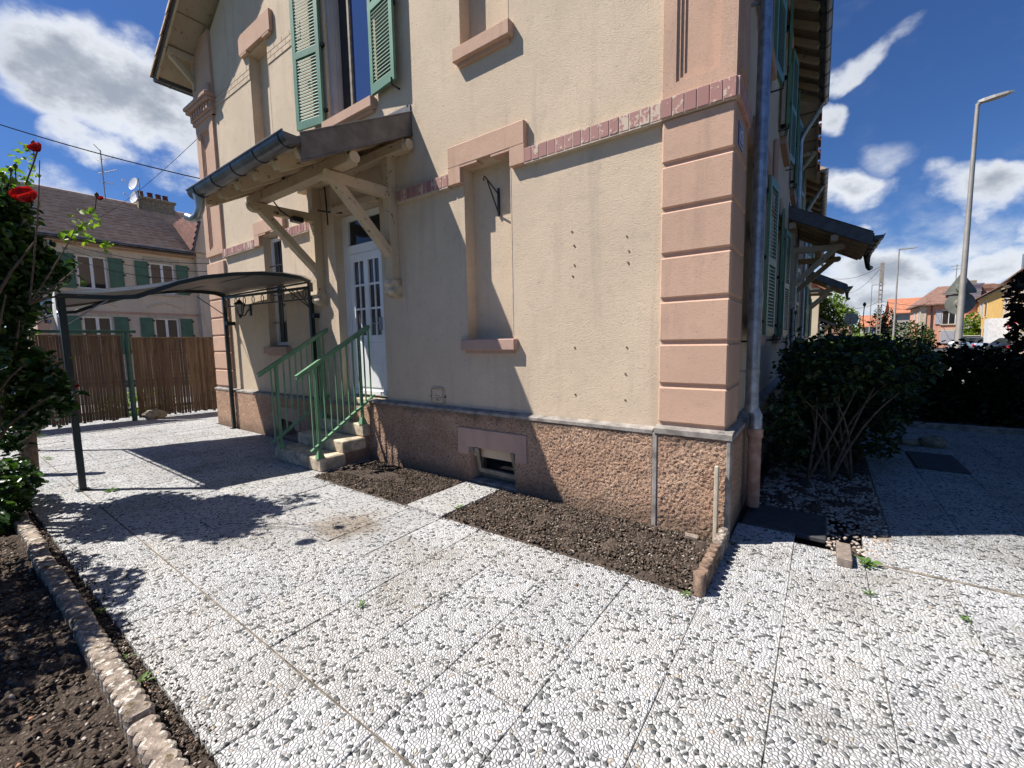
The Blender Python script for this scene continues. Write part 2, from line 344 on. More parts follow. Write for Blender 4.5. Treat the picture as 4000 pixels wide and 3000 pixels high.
# ------------------------------------------------------------------ mesh builder and object helpers
SKEW = None
class MB:
    def __init__(s): s.v = []; s.f = []; s.sm = []
    def add(s, vs, fs, smooth=False):
        o = len(s.v); s.v += [tuple(v) for v in vs]; s.f += [tuple(i+o for i in f) for f in fs]; s.sm += [smooth]*len(fs); return s
    def box(s, x0, x1, y0, y1, z0, z1):
        if x0 > x1: x0, x1 = x1, x0
        if y0 > y1: y0, y1 = y1, y0
        if z0 > z1: z0, z1 = z1, z0
        v = [(x0,y0,z0),(x1,y0,z0),(x1,y1,z0),(x0,y1,z0),(x0,y0,z1),(x1,y0,z1),(x1,y1,z1),(x0,y1,z1)]
        return s.add(v, [(0,3,2,1),(4,5,6,7),(0,1,5,4),(1,2,6,5),(2,3,7,6),(3,0,4,7)])
    def bev(s, x0, x1, y0, y1, z0, z1, b=0.006):
        """box with its twelve edges chamfered"""
        if x0 > x1: x0, x1 = x1, x0
        if y0 > y1: y0, y1 = y1, y0
        if z0 > z1: z0, z1 = z1, z0
        b = min(b, (x1-x0)/2.01, (y1-y0)/2.01, (z1-z0)/2.01)
        X=(x0,x1); Y=(y0,y1); Z=(z0,z1); vs=[]; idx={}
        sg=(1,-1)
        for i in (0,1):
            for j in (0,1):
                for k in (0,1):
                    for a in range(3):
                        p=[X[i]+sg[i]*b, Y[j]+sg[j]*b, Z[k]+sg[k]*b]; p[a]=(X[i],Y[j],Z[k])[a]
                        idx[(i,j,k,a)]=len(vs); vs.append(p)
        fs=[]
        for a in range(3):
            b1,c1=[q for q in range(3) if q!=a]
            for e in (0,1):
                def key(p,q):
                    t=[0,0,0]; t[a]=e; t[b1]=p; t[c1]=q; return idx[(*t,a)]
                q=[key(0,0),key(1,0),key(1,1),key(0,1)]
                fs.append(q)
        for a in range(3):      # edges along axis a
            b1,c1=[q for q in range(3) if q!=a]
            for p in (0,1):
                for q in (0,1):
                    def key(e,f):
                        t=[0,0,0]; t[a]=e; t[b1]=p; t[c1]=q; return idx[(*t,f)]
                    fs.append([key(0,b1),key(1,b1),key(1,c1),key(0,c1)])
        for i in (0,1):
            for j in (0,1):
                for k in (0,1): fs.append([idx[(i,j,k,0)],idx[(i,j,k,1)],idx[(i,j,k,2)]])
        return s.add(vs, fs)
    def beam(s, a, b, w, h, up=(0,0,1), ext=0):
        a=Vector(a); b=Vector(b); d=(b-a).normalized(); a=a-d*ext; b=b+d*ext
        up=Vector(up); r=d.cross(up)
        if r.length<1e-4: r=d.cross(Vector((1,0,0)))
        r.normalize(); u=r.cross(d); w/=2; h/=2; c=min(w,h)*0.12
        prof=[(-w+c,-h),(w-c,-h),(w,-h+c),(w,h-c),(w-c,h),(-w+c,h),(-w,h-c),(-w,-h+c)]
        vs=[a+r*x+u*y for x,y in prof]+[b+r*x+u*y for x,y in prof]; n=8
        return s.add(vs,[tuple(range(n))[::-1],tuple(range(n,2*n))]+[(i,(i+1)%n,n+(i+1)%n,n+i) for i in range(n)])
    def tube(s, pts, r, n=10, caps=True):
        P=[Vector(p) for p in pts]; rs=r if isinstance(r,(list,tuple)) else [r]*len(P); vs=[]; prev=None
        for i,p in enumerate(P):
            d=((P[min(i+1,len(P)-1)]-P[max(i-1,0)])).normalized()
            if prev is None: u=d.cross(Vector((0,0,1)) if abs(d.z)<0.9 else Vector((1,0,0))).normalized()
            else: u=(prev-d*prev.dot(d)).normalized()
            prev=u; w=d.cross(u)
            vs+=[p+(u*math.cos(2*math.pi*k/n)+w*math.sin(2*math.pi*k/n))*rs[i] for k in range(n)]
        fs=[(i*n+k,i*n+(k+1)%n,(i+1)*n+(k+1)%n,(i+1)*n+k) for i in range(len(P)-1) for k in range(n)]
        s.add(vs,fs,True)
        if caps: s.add(vs[:n],[tuple(range(n))[::-1]]); s.add(vs[-n:],[tuple(range(n))])
        return s
    def prism(s, poly, axis, a, b):
        """poly: 2D outline; axis 0/1/2 = extrusion axis from a to b"""
        def mk(p,t):
            q=list(p); q.insert(axis,t); return tuple(q)
        n=len(poly); vs=[mk(p,a) for p in poly]+[mk(p,b) for p in poly]
        return s.add(vs,[tuple(range(n))[::-1],tuple(range(n,2*n))]+[(i,(i+1)%n,n+(i+1)%n,n+i) for i in range(n)])
    def quad(s,*p): return s.add(p,[tuple(range(len(p)))])
    def lathe(s, prof, c, n=14, axis=2):
        vs=[]; c=Vector(c)
        for r,z in prof:
            for k in range(n):
                q=[r*math.cos(2*math.pi*k/n),r*math.sin(2*math.pi*k/n)]; q.insert(axis,z); vs.append(c+Vector(q))
        fs=[(i*n+k,i*n+(k+1)%n,(i+1)*n+(k+1)%n,(i+1)*n+k) for i in range(len(prof)-1) for k in range(n)]
        s.add(vs,fs,True); s.add(vs[:n],[tuple(range(n))[::-1]]); s.add(vs[-n:],[tuple(range(n))]); return s
    def jit(s, amp, freq=8, seed=0):
        s.v=[tuple(Vector(v)+noise.noise_vector(Vector(v)*freq+Vector((seed,0,0)))*amp) for v in s.v]; return s
    def build(s, name, m, parent=None, label=None):
        me=bpy.data.meshes.new(name); o=bpy.data.objects.new(name,me); COL.objects.link(o)
        off=Vector((0,0,0))
        if parent is not None:
            p=parent
            while p is not None: off+=p.location; p=p.parent
            o.parent=parent
        vv=s.v
        if SKEW: vv=[(x+SKEW*y,y,z) for x,y,z in vv]
        me.from_pydata([(x-off.x,y-off.y,z-off.z) for x,y,z in vv],[],s.f); me.update()
        bm=bmesh.new(); bm.from_mesh(me); bmesh.ops.recalc_face_normals(bm,faces=bm.faces) if len(s.f)<60000 else None; bm.to_mesh(me); bm.free()
        me.polygons.foreach_set('use_smooth',s.sm)
        me.materials.append(MATS[m])
        if label: o['label']=label
        return o
def tag(o,label,cat,group=None):
    o['label']=label; o['category']=cat
    if group: o['group']=group
    return o
def thing(name,label,cat,loc=(0,0,0),group=None):
    o=bpy.data.objects.new(name,None); COL.objects.link(o); o.location=loc; o.empty_display_size=0.2
    return tag(o,label,cat,group)
def struct(o): o['kind']='structure'; return o
def fast_mesh(name, V, F, m, parent=None, colors=None):
    """V (n,3) array, F list/array of equal-length faces"""
    me=bpy.data.meshes.new(name); o=bpy.data.objects.new(name,me); COL.objects.link(o)
    off=Vector((0,0,0)); p=parent
    while p is not None: off+=p.location; p=p.parent
    if parent is not None: o.parent=parent
    V=np.asarray(V,dtype=np.float32)-np.array(off,dtype=np.float32); F=np.asarray(F,dtype=np.int32)
    me.vertices.add(len(V)); me.vertices.foreach_set('co',V.ravel())
    k=F.shape[1]; me.loops.add(F.size); me.loops.foreach_set('vertex_index',F.ravel())
    me.polygons.add(len(F)); me.polygons.foreach_set('loop_start',np.arange(len(F),dtype=np.int32)*k)
    try: me.polygons.foreach_set('loop_total',np.full(len(F),k,dtype=np.int32))
    except Exception: pass
    me.update(calc_edges=True); me.validate(); me.materials.append(MATS[m]); return o

# leaves: every leaf is a folded pair of quads
def leaf_arrays(C, Lth, wid, N=None, D=None, fold=0.25):
    n=len(C); C=np.asarray(C,float); Lth=np.broadcast_to(Lth,(n,)).astype(float)
    if N is None: N=rng.normal(size=(n,3))*0.55+np.array([0,0,1.0])
    N=N/np.linalg.norm(N,axis=1,keepdims=True)
    if D is None: D=rng.normal(size=(n,3))
    D=D-N*(D*N).sum(1,keepdims=True); D/=np.linalg.norm(D,axis=1,keepdims=True)+1e-9
    B=np.cross(N,D); w=Lth*wid; L=Lth[:,None]; w=w[:,None]
    P=[C-D*L*0.5, C-D*L*0.18+B*w*0.5+N*w*fold, C+D*L*0.22+B*w*0.46+N*w*fold, C+D*L*0.5-N*L*0.10, C+D*L*0.22-B*w*0.46+N*w*fold, C-D*L*0.18-B*w*0.5+N*w*fold]
    V=np.stack(P,1).reshape(-1,3); b=(np.arange(n)*6)[:,None]
    F=np.concatenate([b+np.array([[0,1,2,3]]),b+np.array([[0,3,4,5]])],0)
    return V,F
def crown_pts(n, blobs, shell=0.55):
    """random points in a union of ellipsoids (cx,cy,cz,rx,ry,rz), pushed toward their shells, with clumping"""
    w=np.array([b[3]*b[4]*b[5] for b in blobs])**0.7; w/=w.sum(); k=rng.choice(len(blobs),n,p=w); B=np.array(blobs)[k]
    d=rng.normal(size=(n,3)); d/=np.linalg.norm(d,axis=1,keepdims=True)
    r=rng.random(n)**(1/3)*(1-shell)+shell*(1-np.abs(rng.normal(size=n))*0.18); r=np.clip(r,0.05,1.12)
    return B[:,:3]+d*r[:,None]*B[:,3:6], d
def clump(P, n, spread, per):
    m=len(P); c=P[rng.integers(0,m,n//per)]; c=np.repeat(c,per,0); return c+rng.normal(size=c.shape)*spread
def foliage(name, pts, size, m, parent=None, wid=0.6, up=0.9, jitter=0.3):
    n=len(pts); s=size*(1+rng.normal(size=n)*jitter*0.6); s=np.clip(s,size*0.5,size*1.6)
    N=rng.normal(size=(n,3))*0.6+np.array([0,0,up])
    V,F=leaf_arrays(pts,s,wid,N); return fast_mesh(name,V,F,m,parent)
def stems(mb, base, tips, r0, r1, bend=0.15, n=6, seg=6):
    for tp in tips:
        a=Vector(base if not isinstance(base,list) else random.choice(base)); b=Vector(tp); pts=[]; k1=Vector((random.uniform(-1,1),random.uniform(-1,1),random.uniform(-.3,.3)))*bend
        for i in range(seg+1):
            t=i/seg; p=a.lerp(b,t)+k1*math.sin(math.pi*t)+Vector((0,0,(b.z-a.z)*0.12*math.sin(math.pi*t))); pts.append(p)
        mb.tube(pts,[r0+(r1-r0)*i/seg for i in range(seg+1)],n,False)
def rose_flower(parent, c, r, name='rose_bloom'):
    mb=MB(); c=Vector(c); r*=0.82; ax=Vector((random.uniform(0,.7),random.uniform(-.9,-.2),random.uniform(.5,1))).normalized()
    e1=ax.cross(Vector((0,0,1))).normalized(); e2=ax.cross(e1)
    for ring,(k,rr,op) in enumerate([(4,0.30,0.25),(5,0.52,0.5),(6,0.75,0.85),(7,0.95,1.2),(7,1.0,1.55)]):
        for i in range(k):
            a=2*math.pi*(i+0.5*ring)/k+random.uniform(-.25,.25); d=e1*math.cos(a)+e2*math.sin(a); t=ax.cross(d); R=r*rr*random.uniform(.88,1.1); vs=[]
            for j in range(4):
                s=j/3; th=op*s*1.15; w=R*(0.25+0.62*math.sin(s*2.3)); p=c+d*(R*math.sin(th)*0.95)+ax*(R*0.75*(1-math.cos(th+0.55))-r*0.25+R*0.55*s*math.cos(op))
                q=-d*w*0.30+ax*random.uniform(-.06,.06)*R
                vs+=[p-t*w+q,p,p+t*w+q]
            mb.add(vs,[(j*3+q,j*3+q+1,j*3+q+4,j*3+q+3) for j in range(3) for q in range(2)],True)
    m2=MB(); 
    return mb.build(name,'red_petal',parent)

# wall with rectangular openings; ax = normal axis (0 or 1), at coordinate c
def wall(mb, ax, c, u0, u1, z0, z1, holes, depth, inward):
    us=sorted({u0,u1,*[h[0] for h in holes],*[h[1] for h in holes]}); zs=sorted({z0,z1,*[h[2] for h in holes],*[h[3] for h in holes]})
    us=[u for u in us if u0<=u<=u1]; zs=[z for z in zs if z0<=z<=z1]
    def P(u,z,d=0): return (c+d*inward,u,z) if ax==0 else (u,c+d*inward,z)
    for i in range(len(us)-1):
        for j in range(len(zs)-1):
            um=(us[i]+us[i+1])/2; zm=(zs[j]+zs[j+1])/2
            if any(h[0]<um<h[1] and h[2]<zm<h[3] for h in holes): continue
            mb.quad(P(us[i],zs[j]),P(us[i+1],zs[j]),P(us[i+1],zs[j+1]),P(us[i],zs[j+1]))
    for h in holes:
        a,b,e,f=h[:4]; d=h[4] if len(h)>4 else depth
        mb.quad(P(a,e),P(a,f),P(a,f,d),P(a,e,d)); mb.quad(P(b,e),P(b,f),P(b,f,d),P(b,e,d))
        mb.quad(P(a,f),P(b,f),P(b,f,d),P(a,f,d)); mb.quad(P(a,e),P(b,e),P(b,e,d),P(a,e,d))
        if len(h)>5 and h[5]: mb.quad(P(a,e,d),P(b,e,d),P(b,f,d),P(a,f,d))

def pfn(ax, c, sgn):
    """maps (u along the wall, out from the wall, z) to world"""
    if ax==1: return lambda u,o,z:(u,c+sgn*o,z)
    return lambda u,o,z:(c+sgn*o,u,z)
def bx(mb, f, u0,u1,o0,o1,z0,z1,b=0.0):
    p=f(u0,o0,z0); q=f(u1,o1,z1)
    return mb.bev(p[0],q[0],p[1],q[1],p[2],q[2],b) if b else mb.box(p[0],q[0],p[1],q[1],p[2],q[2])

def shutter(f, u0, u1, o, z0, z1, parent, hinge=0, mats=('green_gloss','black_iron'), slat=0.042, flip=1):
    """louvred shutter leaf; hinge: swing out amount at the free end"""
    mb=MB(); st=0.065; th=0.035
    def T(u):  # out offset grows away from hinge side
        return o+hinge*((u-u0)/(u1-u0)) if hinge>=0 else o-hinge*((u1-u)/(u1-u0))
    def slab(ua,ub,za,zb,t0=0.0,t1=th):
        v=[f(ua,T(ua)+t0,za),f(ub,T(ub)+t0,za),f(ub,T(ub)+t1,za),f(ua,T(ua)+t1,za),f(ua,T(ua)+t0,zb),f(ub,T(ub)+t0,zb),f(ub,T(ub)+t1,zb),f(ua,T(ua)+t1,zb)]
        mb.add(v,[(0,3,2,1),(4,5,6,7),(0,1,5,4),(1,2,6,5),(2,3,7,6),(3,0,4,7)])
    h=z1-z0; nz=2; mids=[z0+0.11, z0+h*0.46, z1-0.10]
    slab(u0,u0+st,z0,z1); slab(u1-st,u1,z0,z1); slab(u0+st,u1-st,z0,z0+0.11); slab(u0+st,u1-st,z1-0.10,z1); slab(u0+st,u1-st,mids[1],mids[1]+0.09)
    fr=mb.build('shutter_frame',mats[0],parent)
    sm=MB()
    for a,b in ((z0+0.11,mids[1]),(mids[1]+0.09,z1-0.10)):
        n=int((b-a)/slat)
        for i in range(n):
            zc=a+(i+0.5)*(b-a)/n; ua,ub=u0+st,u1-st
            v=[f(ua,T(ua)+0.002,zc+0.026),f(ub,T(ub)+0.002,zc+0.026),f(ub,T(ub)+th-0.004,zc-0.016),f(ua,T(ua)+th-0.004,zc-0.016)]
            v+=[(x,y,z-0.009) for x,y,z in v]
            sm.add(v,[(0,1,2,3),(7,6,5,4),(0,4,5,1),(1,5,6,2),(2,6,7,3),(3,7,4,0)])
    sm.build('louvres',mats[0],fr)
    hm=MB()
    for z in (z0+0.18,z0+h*0.5,z1-0.18):
        ue=u0 if hinge>=0 else u1
        bx(hm,f,ue-0.04,ue+0.04,0.0,o+0.012,z-0.02,z+0.02)
    ue=u1 if hinge>=0 else u0
    bx(hm,f,ue-0.02,ue+0.02,o+th,o+th+0.02,z0+h*0.4,z0+h*0.4+0.09); hm.tube([f(ue-0.05*(1 if hinge>=0 else -1),0,z0-0.05),f(ue-0.05*(1 if hinge>=0 else -1),o+0.08,z0-0.05),f(ue-0.05*(1 if hinge>=0 else -1),o+0.085,z0+0.03)],0.011,8)
    hm.build('shutter_ironwork',mats[1],fr)
    return fr
def window(f, u0, u1, z0, z1, o, parent, frame='pvc_white', gl='window_glass', mull=True, fw=0.06, transom=None):
    w=MB()
    bx(w,f,u0,u0+fw,o,o+0.06,z0,z1); bx(w,f,u1-fw,u1,o,o+0.06,z0,z1); bx(w,f,u0+fw,u1-fw,o,o+0.06,z0,z0+fw); bx(w,f,u0+fw,u1-fw,o,o+0.06,z1-fw,z1)
    if mull: um=(u0+u1)/2; bx(w,f,um-fw*0.7,um+fw*0.7,o+0.004,o+0.07,z0+fw,z1-fw)
    if transom: bx(w,f,u0+fw,u1-fw,o+0.002,o+0.064,transom-0.03,transom+0.03)
    fr=w.build('window_frame',frame,parent)
    g=MB(); bx(g,f,u0+fw*0.5,u1-fw*0.5,o+0.015,o+0.03,z0+fw*0.5,z1-fw*0.5); g.build('window_pane',gl,fr)
    return fr

# ================================================================== the town house
house = thing('town_house','cream rendered two-storey town house with pink corner blocks, green shutters and a rough pink plinth','house',(-4.8,0,0))
F = pfn(1,0.0,-1)           # gable wall (front): y = -out
G = pfn(0,0.0,1)            # long street side: x = out
ZP=0.85; ZE=6.9
opn=[(-7.35,-6.72,1.6,3.5,0.2),(-5.17,-4.14,0.80,3.47,0.22),(-2.66,-2.02,1.64,3.53,0.16,True),
     (-7.38,-6.75,4.66,6.47,0.16,True),(-5.17,-4.13,4.70,6.85,0.24),(-2.66,-2.02,4.66,6.47,0.16,True)]
mb=MB(); wall(mb,1,0.0,-9.7,0.0,0.3,ZE,opn,0.2,1)
pk=(-4.85,0,ZE+0.6*4.85)
mb.quad((-9.7,0,ZE),(0,0,ZE),pk)
wall_front=mb.build('front_wall','render_cream',house)
SKEW=-0.01
side=[(1.45,2.35,1.64,3.53,0.22),(4.55,5.45,1.64,3.53,0.22),(1.45,2.35,4.72,6.5,0.22),(4.55,5.45,4.72,6.5,0.22),(8.0,9.0,0.86,3.47,0.22),(9.8,10.8,4.72,6.5,0.22),(9.9,10.7,1.64,3.53,0.22),(7.5,8.3,4.72,6.5,0.22)]
mb=MB(); wall(mb,0,0.0,0.0,13.0,0.3,6.95,side,0.22,-1)
mb.build('side_wall','render_cream',house)
SKEW=None
mb=MB(); mb.quad((-9.7,0,0),(-9.7,13,0),(-9.7,13,ZE),(-9.7,0,ZE)); mb.quad((-9.7,13,0),(0,13,0),(0,13,ZE),(-9.7,13,ZE)); mb.quad((-9.7,13,ZE),(0,13,ZE),(-4.85,13,pk[2])); mb.build('rear_wall','render_cream',house)

# plinth: displaced roughcast sheet in front, smooth box behind
def rough_sheet(name,f,u0,u1,z0,z1,o,holes,parent,du=0.0095):
    nu=int((u1-u0)/du); nz=int((z1-z0)/du); U=np.linspace(u0,u1,nu+1); Zz=np.linspace(z0,z1,nz+1)
    V=[];
    for z in Zz:
        for u in U:
            q=Vector((u*38,z*38,o*10)); e=min(1,(u-u0)/0.02,(u1-u)/0.02,(z1-z)/0.02)
            d=noise.noise(q*1.7)*0.010+noise.noise(q*2.7)*0.005+noise.noise(q*0.3)*0.004
            V.append(f(u,o+0.004+max(0,e)*d,z))
    Fc=[]
    for j in range(nz):
        for i in range(nu):
            um=(U[i]+U[i+1])/2; zm=(Zz[j]+Zz[j+1])/2
            if any(h[0]<um<h[1] and h[2]<zm<h[3] for h in holes): continue
            a=j*(nu+1)+i; Fc.append((a,a+1,a+nu+2,a+nu+1))
    o_=fast_mesh(name,V,Fc,'roughcast_plinth',parent); o_.data.polygons.foreach_set('use_smooth',[True]*len(o_.data.polygons)); return o_
cel=(-2.61,-1.975,0.03,0.42)
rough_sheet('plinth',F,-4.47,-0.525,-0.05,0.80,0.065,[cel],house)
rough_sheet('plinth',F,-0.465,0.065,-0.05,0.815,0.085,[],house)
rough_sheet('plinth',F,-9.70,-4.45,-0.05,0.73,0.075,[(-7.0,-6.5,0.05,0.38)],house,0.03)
mb=MB(); wall(mb,1,-0.061,-4.47,-0.49,-0.1,0.80,[(*cel,0.265)],0.3,1); wall(mb,1,-0.071,-9.72,-4.47,-0.1,0.74,[(-7.0,-6.5,0.05,0.38,0.3,True)],0.3,1)
bx(mb,F,-0.49,0.075,0.0,0.082,-0.1,0.82); mb.box(-9.72,-9.6,-0.0705,0.3,-0.1,0.74)
mb.build('plinth_body','render_pink_dull',house)
SKEW=-0.01
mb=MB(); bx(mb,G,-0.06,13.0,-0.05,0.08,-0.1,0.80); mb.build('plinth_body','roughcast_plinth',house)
mb=MB(); mb.prism([(0.0,0.875),(0.035,0.87),(0.098,0.84),(0.098,0.805),(0.0,0.805)],1,-0.08,13.0); mb.build('plinth_cap','cement_cap',house)
SKEW=None
def capstrip(u0,u1,z,o,name='plinth_cap'):
    mb=MB(); mb.prism([(-0.0,z+0.028),(-0.015,z+0.028),(-o,z+0.006),(-o,z-0.022),(0.0,z-0.022)],0,u0,u1); mb.jit(0.003,9,u0)
    return mb.build(name,'cement_cap',house)
capstrip(-4.47,-0.52,0.825,0.080); capstrip(-9.73,-5.7,0.755,0.09)
mb=MB(); mb.prism([(0.0,0.878),(-0.04,0.876),(-0.103,0.858),(-0.103,0.815),(0.0,0.815)],0,-0.50,0.098); mb.build('plinth_cap','cement_cap',house)
for a_,b_,c_ in ((-0.515,-0.475,0.093),(0.060,0.090,0.096)): mb=MB(); bx(mb,F,a_,b_,0.0,c_,-0.05,0.812,0.004); mb.jit(0.002,14,a_); mb.build('plinth_margin','cement_cap',house)

# corner pilasters: stacked blocks below, recessed panel above
def pilaster(u0,u1,side_depth,zs,parent,right):
    mb=MB()
    for a,b in zip(zs[:-1],zs[1:]):
        # block with bevelled lower edge so that the joint reads as a V groove
        if right: x0,x1=u0,0.045; mb.bev(x0,x1,-0.048,side_depth,a+0.03,b,0.012)
        else: x0,x1=u0,u1; mb.bev(x0,x1,-0.048,0.3,a+0.03,b,0.012)
        mb.box(x0+0.012,x1-0.012,-0.03,(side_depth-0.01) if right else 0.29,a-0.004,a+0.036)
    return mb.build('corner_blocks','render_pink',parent)
pilaster(-0.485,0.03,0.56,[0.875,1.205,1.56,1.909,2.267,2.628,2.982,3.34],house,True)
pilaster(-9.72,-8.90,0.3,[0.79,1.141,1.502,1.83,2.185,2.55,2.92,3.30],house,False)
def panel_pilaster(u0,u1,z0,z1,p0,p1,pz0,pz1,right):
    mb=MB(); o=0.045
    bx(mb,F,u0,p0,0,o,z0,z1); bx(mb,F,p1,u1,0,o,z0,z1); bx(mb,F,p0,p1,0,o,z0,pz0); bx(mb,F,p0,p1,0,o,pz1,z1)
    bx(mb,F,p0,p1,0,0.004,pz0,pz1)
    m=0.028
    for k,(w,h) in enumerate(((0.0,0.030),(m,0.016))):
        bx(mb,F,p0+w,p0+w+m,0,h,pz0+w,pz1-w); bx(mb,F,p1-w-m,p1-w,0,h,pz0+w,pz1-w); bx(mb,F,p0+w+m,p1-w-m,0,h,pz0+w,pz0+w+m); bx(mb,F,p0+w+m,p1-w-m,0,h,pz1-w-m,pz1-w)
    if right: mb.box(0.0,0.044,-0.0445,0.52,z0,z1); mb.box(0.04,0.052,0.08,0.42,pz0,pz1); mb.box(0.045,0.06,0.13,0.37,pz0+.03,pz1)
    return mb.build('panelled_pilaster','render_pink',house)
panel_pilaster(-0.485,0.03,3.49,6.9,-0.385,-0.070,3.60,6.1,True)
panel_pilaster(-9.70,-8.90,3.44,5.98,-9.50,-9.08,3.56,5.8,False)
mb=MB(); bx(mb,F,-9.70,-8.82,0,0.045,5.98,7.45); mb.build('panelled_pilaster','render_pink',house)
mb=MB()   # moulded capital with dentils
for z0,z1,o in ((5.98,6.05,0.075),(6.05,6.20,0.10),(6.20,6.26,0.16),(6.26,6.33,0.19)): mb.bev(-9.70-o*0.8,-8.86+o*0.5,-o,0.3,z0,z1,0.012)
for i in range(7): mb.box(-9.66+i*0.12,-9.60+i*0.12,-0.125,-0.09,6.07,6.17)
mb.bev(-9.0,-8.84,-0.11,0,6.33,6.52,0.02)
mb.build('pilaster_capital','render_pink_dull',house)

# brick string course
def band(u0,u1,z0=3.352,z1=3.482,n=None,name='brick_band'):
    mb=MB(); n=n or max(1,round((u1-u0)/0.086)); w=(u1-u0)/n
    bx(mb,F,u0,u1,0,0.056,z0-0.012,z1+0.002)
    mb.build('band_mortar','mortar_pale',house)
    mb=MB()
    for i in range(n):
        bx(mb,F,u0+i*w+0.0035,u0+(i+1)*w-0.0035,0.03,0.060+random.uniform(-.0015,.0015),z0+random.uniform(0,.003),z1-0.002,0.003)
    return mb.build(name,'peeling_brick',house)
band(-8.9,-7.56); band(-6.50,-5.64); band(-3.72,-2.85); band(-1.815,-0.49)
mb=MB()
bx(mb,F,-0.487,0.052,0,0.078,3.340,3.487); mb.build('band_mortar','mortar_pale',house); mb=MB()
for i in range(6): bx(mb,F,-0.487+i*0.0905,-0.487+(i+1)*0.0905-0.006,0.02,0.083,3.345,3.485,0.003)
mb.build('brick_band','peeling_brick',house)
SKEW=-0.01
mb=MB()
for i in range(7): bx(mb,G,-0.07+i*0.088,-0.07+(i+1)*0.088-0.007,0,0.075,3.345,3.485,0.007)
for i in range(10): pass
mb.build('brick_band','brick_painted_pink',house)
mb=MB(); bx(mb,G,0.56,13,0,0.05,3.36,3.48); mb.build('string_course','render_pink_dull',house)
SKEW=None
# tile patch rows between the upper openings (cream brick pattern, three courses)
def bricks(u0,u1,z0,rows,h,w,m='render_cream'):
    mb=MB()
    for r in range(rows):
        u=u0-(w*0.5 if r%2 else 0)
        while u<u1:
            a=max(u,u0); b=min(u+w-0.008,u1)
            if b-a>0.03: bx(mb,F,a,b,0,0.010,z0+r*h,z0+(r+1)*h-0.008,0.002)
            u+=w
    return mb.build('brick_frieze',m,house)
bricks(-8.88,-7.38,6.09,3,0.082,0.235); bricks(-6.75,-5.76,6.09,3,0.082,0.235); bricks(-3.5,-2.66,6.09,3,0.082,0.235); bricks(-2.02,-0.49,6.09,3,0.082,0.235)

# lintels and sills
def lintel(uc,half,zt,legs=True,hw=0.33,zb=3.35,zi=3.53):
    mb=MB(); o=0.062
    if legs:
        bx(mb,F,uc-half,uc+half,0,o,zi,zt,0.008); bx(mb,F,uc-half,uc-hw,0.001,o-0.002,zb,zi+0.01,0.006); bx(mb,F,uc+hw,uc+half,0.001,o-0.002,zb,zi+0.01,0.006)
        for s in (-1,1): bx(mb,F,uc+s*hw,uc+s*(hw-0.235),-0.05,o-0.004,zi-0.02,zi+0.012)
    else:
        bx(mb,F,uc-half,uc+half,0,o,zi,zt,0.008)
        for s in (-1,1): bx(mb,F,uc+s*half*0.93,uc+s*half*0.50,0.001,o-0.003,zi-0.035,zi+0.01,0.01)
    return mb.build('lintel','render_pink',house)
lintel(-2.325,0.515,3.755); lintel(-7.035,0.515,3.755); lintel(-7.06,0.54,6.81,False,zi=6.50); lintel(-2.34,0.54,6.81,False,zi=6.50)
def sill(f,uc,half,z,o=0.067,th=0.12,m='render_pink_dull'):
    mb=MB(); bx(mb,f,uc-half,uc+half,-0.15,o,z-th,z,0.008); bx(mb,f,uc-half+0.04,uc+half-0.04,0,o*0.45,z-th-0.035,z-th+0.01)
    return mb.build('window_sill',m,house)
sill(F,-2.335,0.375,1.64,0.075); sill(F,-7.035,0.40,1.60,0.085); sill(F,-2.33,0.375,4.72,0.085,0.14,'render_pink'); sill(F,-4.65,0.56,4.72,0.095,0.13,'render_pink'); sill(F,-7.06,0.375,4.68,0.075)
# white corner beads of the blind niches
mb=MB()
for (a,b,z0,z1) in ((-2.66,-2.02,1.66,3.35),(-2.66,-2.02,4.74,6.45),(-7.38,-6.75,4.70,6.45)):
    for u in (a,b): bx(mb,F,u-0.006,u+0.006,-0.006,0.003,z0,z1)
mb.build('corner_bead','mortar_pale',house)

# windows on the gable wall
w=window(F,-5.17,-4.13,4.72,6.83,-0.22,house,'pvc_white','window_glass',mull=False)
mb=MB(); bx(mb,F,-4.80,-4.20,-0.20,-0.18,4.79,6.77); mb.build('blue_pane','blue_reveal_glass',w)
mb=MB(); bx(mb,F,-4.84,-4.80,-0.20,-0.15,4.78,6.78); mb.build('sash_edge','old_timber_frame',w)
mb=MB(); bx(mb,F,-5.165,-5.10,-0.19,-0.05,4.75,6.8); bx(mb,F,-5.10,-5.075,-0.21,-0.12,4.75,6.8); mb.build('shutter_guide','pvc_grey',w)
window(F,-7.35,-6.72,1.62,3.48,-0.19,house,'pvc_white','curtained_glass',mull=False)
mb=MB(); bx(mb,F,-7.05,-7.03,-0.115,-0.095,1.72,3.4)
for z in (2.02,2.5,3.0): mb.tube([F(-7.36,-0.09,z),F(-6.71,-0.09,z)],0.008,6)
mb.tube([F(-6.80,-0.09,1.75),F(-6.82,-0.05,1.85),F(-6.82,-0.09,3.3)],0.012,6)
mb.build('security_bars','black_iron',house)
shutter(F,-5.72,-5.20,0.035,4.725,6.80,house,hinge=-0.10,flip=-1)
shutter(F,-4.11,-3.60,0.035,4.725,6.80,house,hinge=0.05)
